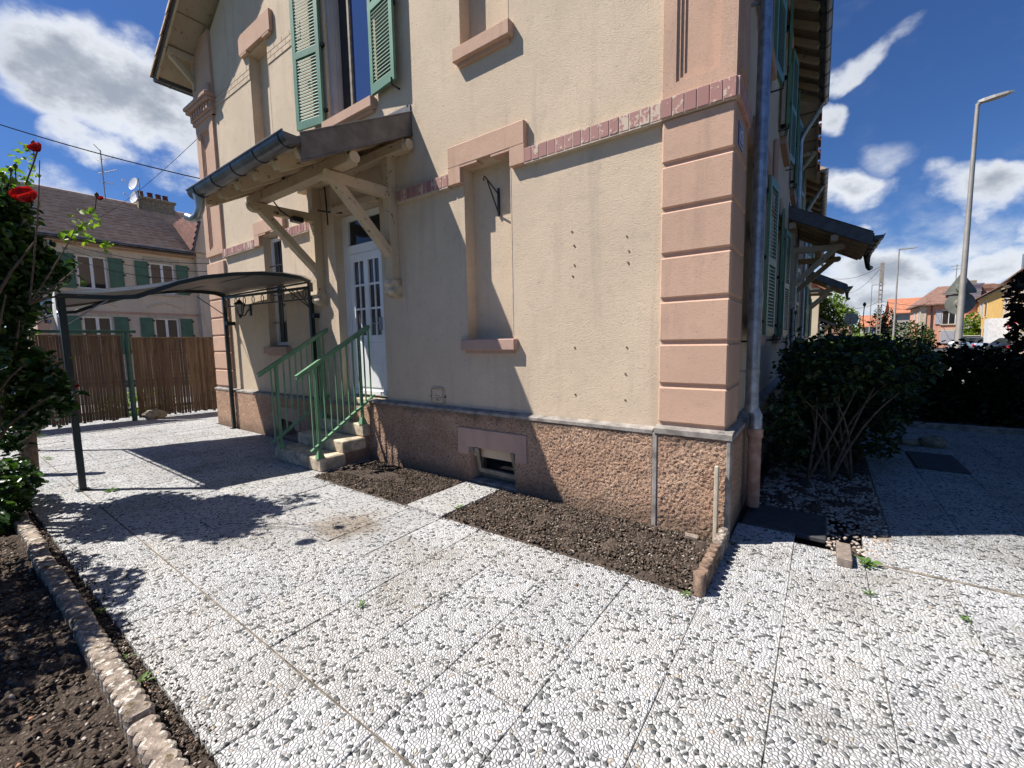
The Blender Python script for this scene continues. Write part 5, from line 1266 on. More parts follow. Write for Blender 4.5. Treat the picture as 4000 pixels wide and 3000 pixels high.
def boardshutter(f,a,b,z0,z1,par):
    m=MB(); bx(m,f,a,b,0.03,0.07,z0,z1,0.008)
    for za,zb in ((z0+0.1,z0+(z1-z0)*0.48),(z0+(z1-z0)*0.56,z1-0.1)): bx(m,f,a+0.07,b-0.07,0.068,0.08,za,zb,0.006)
    s=m.build('shutter','green_dull',par); m=MB()
    for z in (z0+0.15,z1-0.15,(z0+z1)/2): bx(m,f,b-0.03,b+0.06,0.02,0.10,z-0.05,z+0.05)
    m.build('shutter_ironwork','black_iron',s)
for (a,b,z0,z1,_) in wn: 
    window(N_,a,b,z0,z1,-0.15,nb,fw=0.085); boardshutter(N_,a-0.60,a-0.06,z0,z1,nb); boardshutter(N_,b+0.06,b+0.62,z0,z1,nb)
    m=MB(); bx(m,N_,a-0.15,b+0.15,0,0.10,z0-0.12,z0); m.build('window_sill','stone_trim',nb); m=MB(); bx(m,N_,a-0.25,b+0.25,0,0.04,z1,z1+0.28); m.build('lintel','stone_trim',nb)
for (a,b,z0,z1,_) in wg:
    window(GW,a,b,z0,z1,-0.15 if z0<7 else 0.0,nb,gl='blue_reveal_glass'); z0<7 and boardshutter(GW,a-0.6,a-0.06,z0,z1,nb)
    m=MB(); bx(m,GW,a-0.15,b+0.15,0,0.10,z0-0.12,z0); m.build('window_sill','stone_trim',nb)
m=MB(); bx(m,N_,-0.3,6.0,0,0.05,3.40,3.52); bx(m,N_,-0.3,0.0,0,0.06,0,6.9); bx(m,N_,-0.3,6,0,0.06,6.6,6.75)
for k in range(10): m.box(XN-0.55,XN+0.075,-0.36,0.02,k*0.36+0.02,k*0.36+0.34)
m.build('corner_blocks','render_pink',nb)
for yc in (4.45,1.7,8.6):
    m=MB(); X=XN+(0.35 if yc>6 else 0); pts=[(X+0.03,yc-0.75+1.5*t/14,3.80+0.26*math.sin(math.pi*t/14)) for t in range(15)]; m.tube(pts,0.05,6); m.build('arched_moulding','render_neighbour',nb)
m=MB(); m.tube([(XN+0.15,0.28,0),(XN+0.15,0.28,6.9)],0.055,10); m.build('downpipe','galvanised',nb)
pn=MB(); bx(pn,N_,-0.12,0.10,0.06,0.075,2.88,3.02); pq=pn.build('number_plate','plate_blue',nb); text_mesh('19',0.12,'digits','enamel_white',pq,on_x(XN+0.078,-0.01,2.95))
# tiled roof: real stepped, waved courses
def tiled(x0,z0,x1,z1,y0,y1,rows,m_,par,tw=0.30,name='roof_tiles',axis='x',slant0=0,slant1=0):
    V=[];Fc=[]; nrm=Vector((z0-z1,0,x1-x0)).normalized(); nrm=nrm if nrm.z>0 else -nrm; k=4
    for r in range(rows):
        a,b=r/rows,(r+1.35)/rows
        ya=y0+slant0*a; yb=y1+slant1*a; n=max(1,int((yb-ya)/tw)); 
        xs0,zs0=x0+(x1-x0)*a,z0+(z1-z0)*a; xs1,zs1=x0+(x1-x0)*min(1,b),z0+(z1-z0)*min(1,b)
        o=len(V); m2=n*k
        for i in range(m2+1):
            y=ya+(yb-ya)*i/m2; wv=0.03*(0.5+0.5*math.sin(2*math.pi*(i/k)))
            for (xx,zz,h) in ((xs0,zs0,0.085+wv),(xs1,zs1,0.0+wv),(xs0+(xs1-xs0)*0.2,zs0+(zs1-zs0)*0.2,-0.01)): V.append((xx+nrm.x*h,y,zz+nrm.z*h) if axis=='x' else (y,xx+nrm.x*h,zz+nrm.z*h))
        for i in range(m2): q=o+i*3; Fc.append((q,q+1,q+4,q+3)); Fc.append((q+2,q,q+3,q+5))
    return fast_mesh(name,V,Fc,m_,par)
tiled(XN+0.45,6.85,-32.9,10.05,-0.75,7.0,15,'tile_brown',nb,0.42)
mb=MB(); slope(mb,XN+0.35,6.66,-32.9,9.86,-0.75,7.0,0.03); slope(mb,-37.3,6.80,-32.9,10.0,-0.75,7.0,0.04); mb.build('roof_slab','tile_brown',nb)
mb=MB(); mb.tube([(-32.9,-0.8,10.12),(-32.9,7.2,10.12)],0.11,10); mb.build('ridge','tile_brown',nb)
A_,B_,C_,D_=Vector((XN+0.55,5.78,6.95)),Vector((XN+0.55,6.2,8.62)),Vector((-31.0,6.78,9.72)),Vector((-31.0,5.95,8.95))
m=MB(); R_=5
for r in range(R_):
    t0,t1=r/R_,(r+1.15)/R_; p0,p1=A_.lerp(B_,t0),A_.lerp(B_,min(1,t1)); q0,q1=D_.lerp(C_,t0),D_.lerp(C_,min(1,t1)); o=Vector((0.0,-0.09,0.03))
    m.add([p0+o,q0+o,q1,p1,p0,q0],[(0,1,2,3),(4,5,1,0),(0,3,4)])
m.build('roof_tiles','tile_maroon',nb)
m=MB(); m.beam(A_,D_,0.06,0.04); m.build('valley_strip','paper_white',nb)
m=MB(); m.beam(A_+Vector((.05,.02,0)),B_+Vector((.05,.02,0)),0.10,0.08); m.tube([B_,C_],0.10,8); m.build('verge_board','zinc_dark',nb)
mb=MB(); mb.quad((XW,5.95,6.90),(XW,12.4,6.90),(XW,12.4,9.5),(XW,6.45,9.5),(XW,6.2,8.6)); mb.build('wall','render_neighbour',nb)
mb=MB(); mb.tube([(XN+0.5,-0.8,6.83),(XN+0.5,5.8,6.83)],0.09,10); mb.build('gutter','zinc_dark',nb)
m=MB(); m.bev(-33.4,-32.4,4.75,6.5,9.6,10.62,0.02); m.bev(-33.5,-32.3,4.68,6.58,10.45,10.6,0.02); ch=m.build('chimney','field_rock',nb)
for k,y in enumerate((5.0,5.45,5.85,6.2)): m=MB(); m.lathe([(0.17,10.6),(0.14,10.85),(0.13,10.98),(0.16,11.0)],(-32.9,y,0),10); m.build('chimney_pot','tile_maroon',ch)
m=MB()
m.beam((-30.0,4.4,7.98),(-30.5,4.4,8.36),0.55,0.06); m.build('skylight','window_glass',nb)
m=MB(); m.beam((-29.95,4.08,7.97),(-30.55,4.08,8.41),0.08,0.10); m.beam((-29.95,4.72,7.97),(-30.55,4.72,8.41),0.08,0.10); m.beam((-29.97,4.08,7.98),(-29.97,4.72,7.98),0.08,0.10); m.beam((-30.53,4.08,8.42),(-30.53,4.72,8.42),0.08,0.10); m.build('skylight_frame','zinc_light',nb)
# aerial mast
an=MB(); an.tube([(-32.7,3.35,9.9),(-32.7,3.35,12.75)],0.028,6)
for z,l,el in ((12.25,0.9,7),(11.55,0.9,7),(11.0,0.6,6)):
    d=Vector((0.5,0.85,0.35 if z>11.2 else 0.0)).normalized(); a=Vector((-32.7,3.35,z)); an.tube([a-d*l*.25,a+d*l*.75],0.014,5)
    for k in range(el): p=a+d*l*(-.2+0.9*k/(el-1)); q=Vector((-d.y,d.x,0)).normalized()*0.33*(1.1-0.07*k); an.tube([p-q,p+q],0.008,4)
an.tube([(-32.7,3.35,12.7),(-32.75,3.1,13.0)],0.02,5)
an.build('television_aerial','lamp_metal',nb)
for k,(y,z) in enumerate(((4.62,11.15),(4.68,10.42))):
    m=MB(); m.tube([(-32.4,4.85,9.9),(-32.4,4.85,11.6)],0.025,6); m.tube([(-32.4,4.85,z),(-32.3,4.6,z)],0.02,5)
    c=Vector((-32.25,4.58,z)); d=Vector((0.35,-0.93,0.25)).normalized(); e=d.cross(Vector((0,0,1))).normalized(); f_=e.cross(d)
    ringp=[c+d*0.06+e*0.33*math.cos(t)+f_*0.38*math.sin(t) for t in [2*math.pi*i/16 for i in range(16)]]
    m.add([c-d*0.03]+ringp,[(0,i+1,(i+1)%16+1) for i in range(16)],True); m.add([c-d*0.05]+[p-d*0.02 for p in ringp],[(0,(i+1)%16+1,i+1) for i in range(16)],True)
    m.tube([c-f_*0.3,c+d*0.55-f_*0.1],0.014,5); m.bev(*[q for ab in zip((c+d*0.55-f_*0.1)-Vector((.05,.05,.05)),(c+d*0.55-f_*0.1)+Vector((.05,.05,.05))) for q in ab],0.01)
    m.build('satellite_dish','enamel_white',nb)
# greenery and street on that side
sheet('side_street',-26.5,-18.0,-60,80,-0.13,'asphalt'); sheet('pavement',-28.4,-26.5,-60,80,-0.10,'pavement_grey'); sheet('pavement',-18.0,-15.5,-60,80,-0.10,'pavement_grey')
for i,(y,l) in enumerate(((-0.6,'yellow-green undergrowth seen through the reed fence gap'),(1.8,'yellow-green undergrowth behind the right reed panel'))):
    t=thing('undergrowth',l,'shrub',(-13.0,y,0)); P,_=crown_pts(500,[(-13.2,y,0.25,0.4,0.9,0.35)],0.2); foliage('foliage',P,0.09,'young_leaf',t); m=MB(); stems(m,(-13.2,y,0),[(-13,y+.2,0.5),(-13.3,y-.3,0.5)],0.01,0.004); m.build('stems','stem_brown',t)
# overhead cables
def cable(a,b,sag,r,label,n=24):
    a=Vector(a);b=Vector(b);m=MB(); m.tube([a.lerp(b,i/n)-Vector((0,0,sag*4*(i/n)*(1-i/n))) for i in range(n+1)],r,5); tag(m.build('overhead_cable','rubber_black'),label,'cable','overhead cables')
cable(at(-900,150,14),at(800,702,12.5),0.35,0.016,'thick black overhead cable running down to the left corner of the town house')
cable((-36,3.0,9.2),at(785,528,12.2),0.3,0.007,'thin overhead wire rising from the neighbour roof to the town house corner')
cable(at(250,945,20),at(850,1030,12.9),0.25,0.010,'upper black cable crossing in front of the neighbour house first floor')
cable(at(250,965,20),at(850,1060,12.9),0.3,0.009,'middle cable crossing in front of the neighbour house first floor')
cable(at(240,990,20),at(845,1090,12.9),0.35,0.012,'lowest cable crossing in front of the neighbour house windows')

# ================================================================== right: shaded shrubs, hedge and street
sh=thing('shaded_rose_bush','large dark rose bush in the shade of the house, bare thorny stems below','rose bush',(0.85,2.6,0))
bs=[Vector((0.55,2.0,0)),Vector((0.75,2.1,0)),Vector((0.95,2.3,0)),Vector((0.7,2.6,0))]
m=MB(); stems(m,bs,[(0.35,2.2,1.0),(0.6,2.1,0.95),(0.8,2.2,1.0),(1.1,2.3,1.05),(1.25,2.6,1.1),(0.5,2.6,1.1),(0.9,2.9,1.2),(0.35,1.9,0.9),(1.3,2.3,1.0),(0.75,2.0,0.95),(0.65,2.3,1.0),(0.95,2.2,1.05),(0.45,2.0,0.95)],0.017,0.007,0.06,7)
m.build('branches','thorny_stem',sh)
P,_=crown_pts(3800,[(0.72,2.55,1.27,0.60,0.65,0.38),(1.15,2.9,1.25,0.62,0.6,0.38),(0.60,2.2,1.08,0.42,0.35,0.32),(0.9,3.7,1.15,0.75,0.9,0.5),(1.25,3.6,0.75,0.45,0.6,0.4),(0.6,3.4,0.6,0.5,0.8,0.5)],0.3); P=np.r_[P,clump(P,3000,0.05,6)]
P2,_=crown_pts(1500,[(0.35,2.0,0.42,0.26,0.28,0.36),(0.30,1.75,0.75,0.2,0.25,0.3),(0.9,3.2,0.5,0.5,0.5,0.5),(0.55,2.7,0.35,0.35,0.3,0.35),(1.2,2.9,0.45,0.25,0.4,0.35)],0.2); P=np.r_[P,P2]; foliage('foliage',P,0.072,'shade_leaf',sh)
P,_=crown_pts(40,[(0.75,2.3,1.38,0.6,0.5,0.28)],0.5); foliage('young_shoots',P,0.06,'young_leaf',sh)
for k,(u,v) in enumerate([(3377,1190),(3458,1245),(3605,1280),(3108,1222)]):
    m=MB(); c=at(u,v,5.4); m.lathe([(0.003,-0.03),(0.016,-0.01),(0.019,0.008),(0.010,0.024),(0.004,0.030)],c,7); m.tube([c,at(u-6,v+60,5.4),at(u+4,v+140,5.4)],0.005,5); 
    V_,F_=leaf_arrays(np.array([tuple(at(u+12*(-1)**j,v+70+22*j,5.4)) for j in range(5)]),np.full(5,0.075),0.6); m.build('rose_bud','bud',sh); fast_mesh('bud_leaves',V_,F_,'shade_leaf',sh)
hd=thing('evergreen_hedge','dense nearly black hedge in the shade at the end of the path','hedge',(3,7.3,0))
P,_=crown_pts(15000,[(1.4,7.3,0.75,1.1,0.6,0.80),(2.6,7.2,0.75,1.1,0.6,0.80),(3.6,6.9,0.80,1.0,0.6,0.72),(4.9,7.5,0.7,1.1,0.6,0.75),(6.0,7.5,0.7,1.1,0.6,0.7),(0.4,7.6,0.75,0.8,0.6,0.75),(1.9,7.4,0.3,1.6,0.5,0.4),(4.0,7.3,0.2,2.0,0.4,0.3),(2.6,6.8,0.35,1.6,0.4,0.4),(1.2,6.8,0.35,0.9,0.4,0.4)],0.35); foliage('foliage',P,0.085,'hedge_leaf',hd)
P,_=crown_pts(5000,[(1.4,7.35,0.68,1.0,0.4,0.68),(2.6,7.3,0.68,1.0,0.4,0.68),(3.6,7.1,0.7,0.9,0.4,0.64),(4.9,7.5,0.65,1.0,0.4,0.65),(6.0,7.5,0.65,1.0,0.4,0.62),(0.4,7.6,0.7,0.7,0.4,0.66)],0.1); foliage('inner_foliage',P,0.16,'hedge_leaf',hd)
m=MB(); stems(m,[Vector((x,7.2,0)) for x in (0.8,1.6,2.4,3.2,4.2,5.4)],[(x+random.uniform(-.3,.3),7.2,1.1) for x in (0.8,1.6,2.4,3.2,4.2,5.4,2.0,2.9)],0.03,0.01,0.1,6); m.build('branches','bark',hd)
ht=thing('plum_leaved_shrub','dark purple-leaved shrub reaching in at the right frame edge','shrub',(3.2,4.2,0))
m=MB(); stems(m,(3.15,4.15,0),[(2.6,3.9,1.9),(2.7,4.0,2.2),(2.5,3.75,1.6),(3.0,4.1,2.2),(2.7,3.9,1.2)],0.03,0.008,0.12,7); m.build('branches','bark',ht)
P,_=crown_pts(3000,[(2.62,3.9,2.02,0.30,0.26,0.36),(2.55,3.8,1.66,0.20,0.2,0.28),(2.8,4.0,1.25,0.32,0.35,0.45),(3.0,4.0,0.7,0.4,0.4,0.6)],0.4); foliage('foliage',P,0.075,'plum_leaf',ht)
fc=thing('garden_fence','green welded mesh fence with dark posts behind the hedge','fence',(4,8.15,0))
m=MB()
for k in range(90): m.tube([(0.4+k*0.08,8.15,0),(0.4+k*0.08,8.15,1.35)],0.004,4)
for k in range(9): m.tube([(0.4,8.15,0.05+k*0.16),(7.6,8.15,0.05+k*0.16)],0.005,4)
m.build('mesh','green_pole',fc)
for x in (0.4,2.2,3.8,4.0,5.8): m=MB(); m.bev(x-.035,x+.035,8.1,8.2,0,1.5,0.005); m.build('post','green_pole',fc)
for i,(c,s) in enumerate((((1.98,4.75,0.07),(0.17,0.12,0.09)),((1.72,4.72,0.04),(0.13,0.09,0.05)))):
    m=bpy.data.meshes.new('garden_stone'); bm=bmesh.new(); bmesh.ops.create_icosphere(bm,subdivisions=2,radius=1)
    for v in bm.verts: v.co=Vector((v.co.x*s[0],v.co.y*s[1],v.co.z*s[2]))*(1+0.25*noise.noise(v.co*1.5)); v.co+=Vector(c)
    bm.to_mesh(m); bm.free(); m.materials.append(MATS['field_rock']); o=bpy.data.objects.new('garden_stone',m); COL.objects.link(o); tag(o,('larger grey boulder beside the shaded path, right one of two','smaller flat grey stone beside the shaded path, left of the boulder')[i],'stone')

for i,(x,y,z,r,l) in enumerate(((5.6,3.2,3.6,1.9,'leafy tree added beyond the right edge of the frame to block skylight'),(4.9,-0.9,3.4,1.7,'second tree added beyond the right edge to block skylight, nearer the camera'),(7.4,8.6,4.0,2.0,'third tree added beyond the right edge to block skylight, behind the hedge end'))):  # unseen trees, added to keep skylight off the path
    t=thing('added_shade_tree',l,'tree',(x,y,0),'added skylight-blocking trees right of the path'); m=MB(); m.tube([(x,y,0),(x,y,2.4)],[0.16,0.1],8); m.build('trunk','bark',t); m=MB(); stems(m,(x,y,2.1),[(x+a,y+b,z+c) for a,b,c in ((.9,.3,.5),(-.8,.4,.6),(.1,-.9,.8),(.2,.8,1.2),(-.4,-.5,1.4))],0.07,0.02,0.2,6); m.build('limbs','bark',t)
    P,_=crown_pts(2600,[(x,y,z,r,r,r*1.0),(x+.5,y+.4,z+1,r*.7,r*.7,r*.7),(x-.3,y-.3,z-1.1,r*.75,r*.75,r*.6)],0.4); foliage('crown',P,0.26,'far_leaf',t)
sheet('main_street',6.5,15.5,-60,160,-0.12,'asphalt'); sheet('pavement',3.6,6.5,8.3,160,-0.09,'pavement_grey'); sheet('pavement',15.5,18,-60,160,-0.09,'pavement_grey')
def lamp(base,h,head,label,r=0.10,hl=0.62):
    t=thing('street_lamp',label,'street lamp',base,'street lamps along the main street'); b=Vector(base); top=Vector((b.x,b.y,b.z+h))
    m=MB(); m.tube([b,(b.x,b.y,b.z+0.9),(b.x,b.y,b.z+0.95),top],[r,r,r*0.85,r*0.45],12); m.build('pole','lamp_metal',t)
    d=Vector(head).normalized(); m=MB(); e=Vector((-d.y,d.x,0)).normalized()
    m.tube([top-Vector((0,0,0.05)),top+d*0.08+Vector((0,0,0.04))],r*0.5,8)
    a=top+Vector((0,0,0.05)); secs=[(0.0,0.05,0.04),(0.10,0.09,0.055),(0.30,0.13,0.05),(0.55,0.12,0.04),(0.68,0.05,0.02)]; vs=[]
    for s,w,hh in secs:
        p=a+d*s*hl/0.62; vs+=[p-e*w-Vector((0,0,hh)),p+e*w-Vector((0,0,hh)),p+e*w*0.8+Vector((0,0,hh*0.6)),p-e*w*0.8+Vector((0,0,hh*0.6))]
    m.add(vs,[(0,1,2,3),(16,19,18,17)]+[(i*4+k,i*4+(k+1)%4,(i+1)*4+(k+1)%4,(i+1)*4+k) for i in range(4) for k in range(4)]); m.build('lamp_head','lamp_metal',t); return t
L1=at(3732,1330,12.3); L1b=at(3797,398,12.9)
def lean(b): return (b.x,b.y,0.0)
lamp((3.80,14.0,-0.09),8.0,(0.95,0.1,0.12),'tall grey street lamp nearest the garden, with two road signs on its pole',0.098)
for (w,s) in (('t',0),):
    ts=thing('warning_sign','back of a triangular road sign fixed to the near lamp post','sign',(3.80,14.0,2.9))
    m=MB(); y=14.16; m.add([(3.44,y,2.78),(4.16,y,2.78),(3.80,y,3.40),(3.44,y+.03,2.78),(4.16,y+.03,2.78),(3.80,y+.03,3.40)],[(0,1,2),(5,4,3),(0,3,4,1),(1,4,5,2),(2,5,3,0)]); m.build('sign_panel','sign_back',ts)
    m=MB(); m.beam((3.42,y-0.01,2.80),(4.18,y-0.01,2.80),0.03,0.05); m.tube([(3.8,14,2.95),(3.8,14.15,2.95)],0.13,8); m.build('sign_rim','sign_back',ts)
    rsn=thing('round_sign','back of a round road sign under the triangular one on the near lamp post','sign',(3.80,14.0,2.5))
    m=MB(); m.tube([(3.8,14.16,2.50),(3.8,14.19,2.50)],0.32,24); m.build('sign_panel','sign_back',rsn); m=MB(); m.tube([(3.8,14.0,2.5),(3.8,14.16,2.5)],0.12,8); m.build('sign_clamp','lamp_metal',rsn)
lamp((5.15,42.2,-0.09),8.4,(0.95,0.2,0.0),'second street lamp, thin grey pole left of the pink house',0.09,1.0)
lamp((5.78,75.0,-0.09),8.7,(0.95,0.2,0.0),'farthest street lamp beside the utility pole',0.09,1.3)
up=thing('utility_pole','old concrete utility pole with lattice openings carrying overhead wires','utility pole',(4.85,50.6,-0.1))
m=MB(); a,b=0.15,0.17
m.box(4.85-a,4.85-a+0.06,50.4,50.8,-0.1,8.45); m.box(4.85+a-0.06,4.85+a,50.4,50.8,-0.1,8.45); m.box(4.85-a+.06,4.85+a-.06,50.4,50.8,6.6,8.45)
for k in range(16): m.box(4.85-a+.06,4.85+a-.06,50.4,50.8,0.42*k+0.0,0.42*k+0.12)
m.build('shaft','concrete_pole',up)
m=MB(); m.bev(4.50,5.2,50.3,50.38,4.55,4.65,0.01); m.build('cross_bar','paper_white',up)
def wire(a,b,sag,label,r=0.018): cable(a,b,sag,r,label,14)
wire((4.8,50.6,8.2),at(3205,1075,50),0.8,'overhead wire from the utility pole top towards the rowhouse gutter')
wire((4.8,50.6,8.1),at(3280,1135,70),1.2,'lower overhead wire from the utility pole towards the left')
wire((4.8,50.6,4.9),at(3270,1180,60),0.8,'low wire bundle left of the utility pole'); wire((4.9,50.6,4.6),(12,76,6.2),0.8,'wire from the utility pole to the pink house'); wire((4.9,50.6,4.9),(17.2,83,6.8),0.8,'wire from the utility pole over the pink house roof')
# light green tree
tr=thing('light_green_tree','feathery light green tree beyond the row of door canopies','tree',(1.1,52,0))
m=MB(); m.tube([(1.1,52,0),(1.15,52,1.4),(1.1,52,2.6)],[0.25,0.2,0.15],8); m.build('trunk','bark',tr); m=MB(); stems(m,(1.1,52,2.3),[(0,52,5),(2,52.3,5),(1,51.5,6),(-1,52,4.2),(2.8,52,4),(1.5,53,5.5)],0.10,0.02,0.3,6); m.build('limbs','bark',tr)
P,_=crown_pts(2200,[(0.6,52,4.2,2.0,1.6,1.5),(1.9,52,3.6,1.7,1.5,1.1),(0,52,3,1.6,1.5,1.2),(1.1,52,5.2,1.2,1.2,0.9),(2.6,52,2.4,1.3,1.2,0.8)],0.3); P=np.r_[P,clump(P,2600,0.22,8)]; foliage('crown',P,0.24,'tree_leaf',tr,0.5)
def bush(name,label,cx_,cy_,r,h,m_,n,size,cat='shrub'):
    t=thing(name,label,cat,(cx_,cy_,0)); P,_=crown_pts(n,[(cx_,cy_,h*0.5,r,r,h*0.52),(cx_+r*.4,cy_,h*.35,r*.7,r*.7,h*.4)],0.4); foliage('foliage',P,size,m_,t); m=MB(); stems(m,(cx_,cy_,0),[(cx_+r*.3,cy_,h*.6),(cx_-r*.3,cy_,h*.6),(cx_,cy_+.2,h*.7)],0.05,0.02); m.build('branches','bark',t)
bush('dark_conifer','dark conifer just left of the utility pole',6.9,78,1.0,5.9,'hedge_leaf',700,0.3,'tree'); bush('dark_conifer','dark conifer just right of the utility pole',8.2,79,1.0,5.6,'hedge_leaf',700,0.3,'tree')
bush('grey_green_shrub','grey-green shrub in front of the pink house',7.3,52,1.8,3.0,'far_leaf',1400,0.22); bush('street_hedge','sunlit green hedge low behind the dark rose bush',3.2,40,2.4,1.9,'tree_leaf',1500,0.16,'hedge')
bush('wall_creeper','green creeper climbing the pink house beside the near lamp post',15.0,71,1.0,4.3,'tree_leaf',1100,0.28,'creeper'); bush('round_bush','small round yellow-green bush below the creeper',14.0,67,0.8,1.9,'tree_leaf',500,0.2)
# far houses
def house_box(name,label,x0,x1,y0,y1,h,m_,ridge,hr,tile,ax='x',over=0.4,cat='house'):
    t=thing(name,label,cat,((x0+x1)/2,(y0+y1)/2,0)); m=MB(); m.box(x0,x1,y0,y1,-0.1,h); 
    if ax=='x':
        ym_=(y0+y1)/2; m.add([(x0,y0,h),(x0,y1,h),(x0,ym_,h+hr),(x1,y0,h),(x1,y1,h),(x1,ym_,h+hr)],[(0,1,2),(5,4,3)])
    elif ax=='y':
        xm_=(x0+x1)/2; m.add([(x0,y0,h),(x1,y0,h),(xm_,y0,h+hr),(x0,y1,h),(x1,y1,h),(xm_,y1,h+hr)],[(0,1,2),(5,4,3)])
    m.build('wall',m_,t); o=over; m=MB()
    if ax=='x':
        ym_=(y0+y1)/2; q=hr*o/(ym_-y0)
        for ya,yb in ((y0-o,ym_),(y1+o,ym_)): a=[(x0-o,ya,h-q),(x1+o,ya,h-q),(x1+o,yb,h+hr),(x0-o,yb,h+hr)]; m.add(a+[(x,y,z+.15) for x,y,z in a],[(0,1,2,3),(4,7,6,5),(0,4,5,1),(1,5,6,2),(2,6,7,3),(3,7,4,0)])
    elif ax=='y':
        xm_=(x0+x1)/2; q=hr*o/(xm_-x0)
        for xa,xb in ((x0-o,xm_),(x1+o,xm_)): a=[(xa,y0-o,h-q),(xa,y1+o,h-q),(xb,y1+o,h+hr),(xb,y0-o,h+hr)]; m.add(a+[(x,y,z+.15) for x,y,z in a],[(0,1,2,3),(4,7,6,5),(0,4,5,1),(1,5,6,2),(2,6,7,3),(3,7,4,0)])
    else:
        xm_=(x0+x1)/2; r_=(x1-x0)*0.28; ym_=(y0+y1)/2
        a=[(x0-o,y0-o,h),(x1+o,y0-o,h),(x1+o,y1+o,h),(x0-o,y1+o,h),(xm_-r_,ym_,h+hr),(xm_+r_,ym_,h+hr)]; m.add(a,[(0,1,5,4),(1,2,5),(2,3,4,5),(3,0,4),(0,3,2,1)]); m.box(x0-o,x1+o,y0-o,y1+o,h-0.18,h-0.002)
    m.build('roof',tile,t); return t
def win(t,f,a,b,z0,z1,sh=True,m_='shutter_grey',trim='stone_trim',fr='paper_white'):
    m=MB(); bx(m,f,a-.18,b+.18,0,0.05,z1,z1+.22); bx(m,f,a-.15,b+.15,0,.12,z0-.15,z0); m.build('window_trim',trim,t)
    m=MB(); bx(m,f,a,b,0.0,0.03,z0,z1); w_=m.build('window','window_glass',t); m=MB(); um=(a+b)/2
    for u in (a,um-.04,b-.08): bx(m,f,u,u+.08,.03,.06,z0,z1)
    bx(m,f,a,b,.03,.06,z1-.08,z1); m.build('window_frame',fr,w_)
    if sh:
        for u0,u1 in ((a-.62,a-.04),(b+.04,b+.62)): m=MB(); bx(m,f,u0,u1,.04,.10,z0,z1); m.build('shutter',m_,t)
ph=house_box('pink_house','salmon pink house with hipped brown roof and grey shutters across the street',11.0,20.5,75.0,84.0,5.6,'render_far_pink',0,2.6,'tile_old','hip',0.5)
fS=pfn(1,75.0,-1); fWt=pfn(0,11.0,-1)
win(ph,fS,13.0,14.3,3.0,4.75); m=MB(); bx(m,fS,13.0,14.3,0.02,0.1,0.5,2.1); m.build('closed_shutter','shutter_grey',ph); m=MB(); bx(m,fS,12.8,14.5,0,.06,2.1,2.35); m.build('window_trim','stone_trim',ph)
win(ph,fS,18.0,19.2,3.0,4.75)
win(ph,fWt,76.5,77.4,3.0,4.6,False); win(ph,fWt,79.5,80.4,3.0,4.6,False); m=MB(); m.box(10.9,11.5,74.9,75.5,0,5.4); m.build('corner_blocks','stone_trim',ph)
m=MB(); m.box(15.2,16.5,75.6,77.0,5.9,7.8); m.box(15.0,16.7,75.4,77.2,7.8,8.0); m.build('dormer','zinc_light',ph); m=MB(); m.box(13.4,14.4,76.0,76.3,6.5,6.8); m.build('skylight','window_glass',ph)
m=MB(); m.tube([(12.0,74.9,0),(12.0,74.9,5.5)],0.07,6); m.build('downpipe','zinc_dark',ph); m=MB(); m.box(15.9,16.7,79,79.8,7.8,8.7); m.build('chimney','field_rock',ph)
m=MB(); m.tube([(14.8,79.5,8.8),(14.8,79.5,11.0)],0.05,5); m.tube([(14.2,79.5,10.8),(15.4,79.5,10.8)],0.04,4); m.tube([(14.4,79.5,10.4),(15.2,79.5,10.4)],0.04,4); m.build('television_aerial','lamp_metal',ph)
oh=house_box('red_roofed_house','grey stone house with bright red tiled roof left of the pink house',10.9,18.5,103,112,5.9,'render_far_grey',0,2.6,'tile_red','x',0.5)
oh2=house_box('low_red_roofed_house','lower house with red tiled roof right beside the utility pole',6.8,10.7,106,112,3.6,'render_far_grey',0,2.0,'tile_red','x',0.4); win(oh2,pfn(1,106,-1),8.9,9.5,1.4,2.9,True,'plate_blue')
oh3=house_box('distant_house','distant low house with pale red roof left of the utility pole',1.0,7.0,150,158,2.0,'render_far_cream',0,2.6,'tile_old','x',0.5)
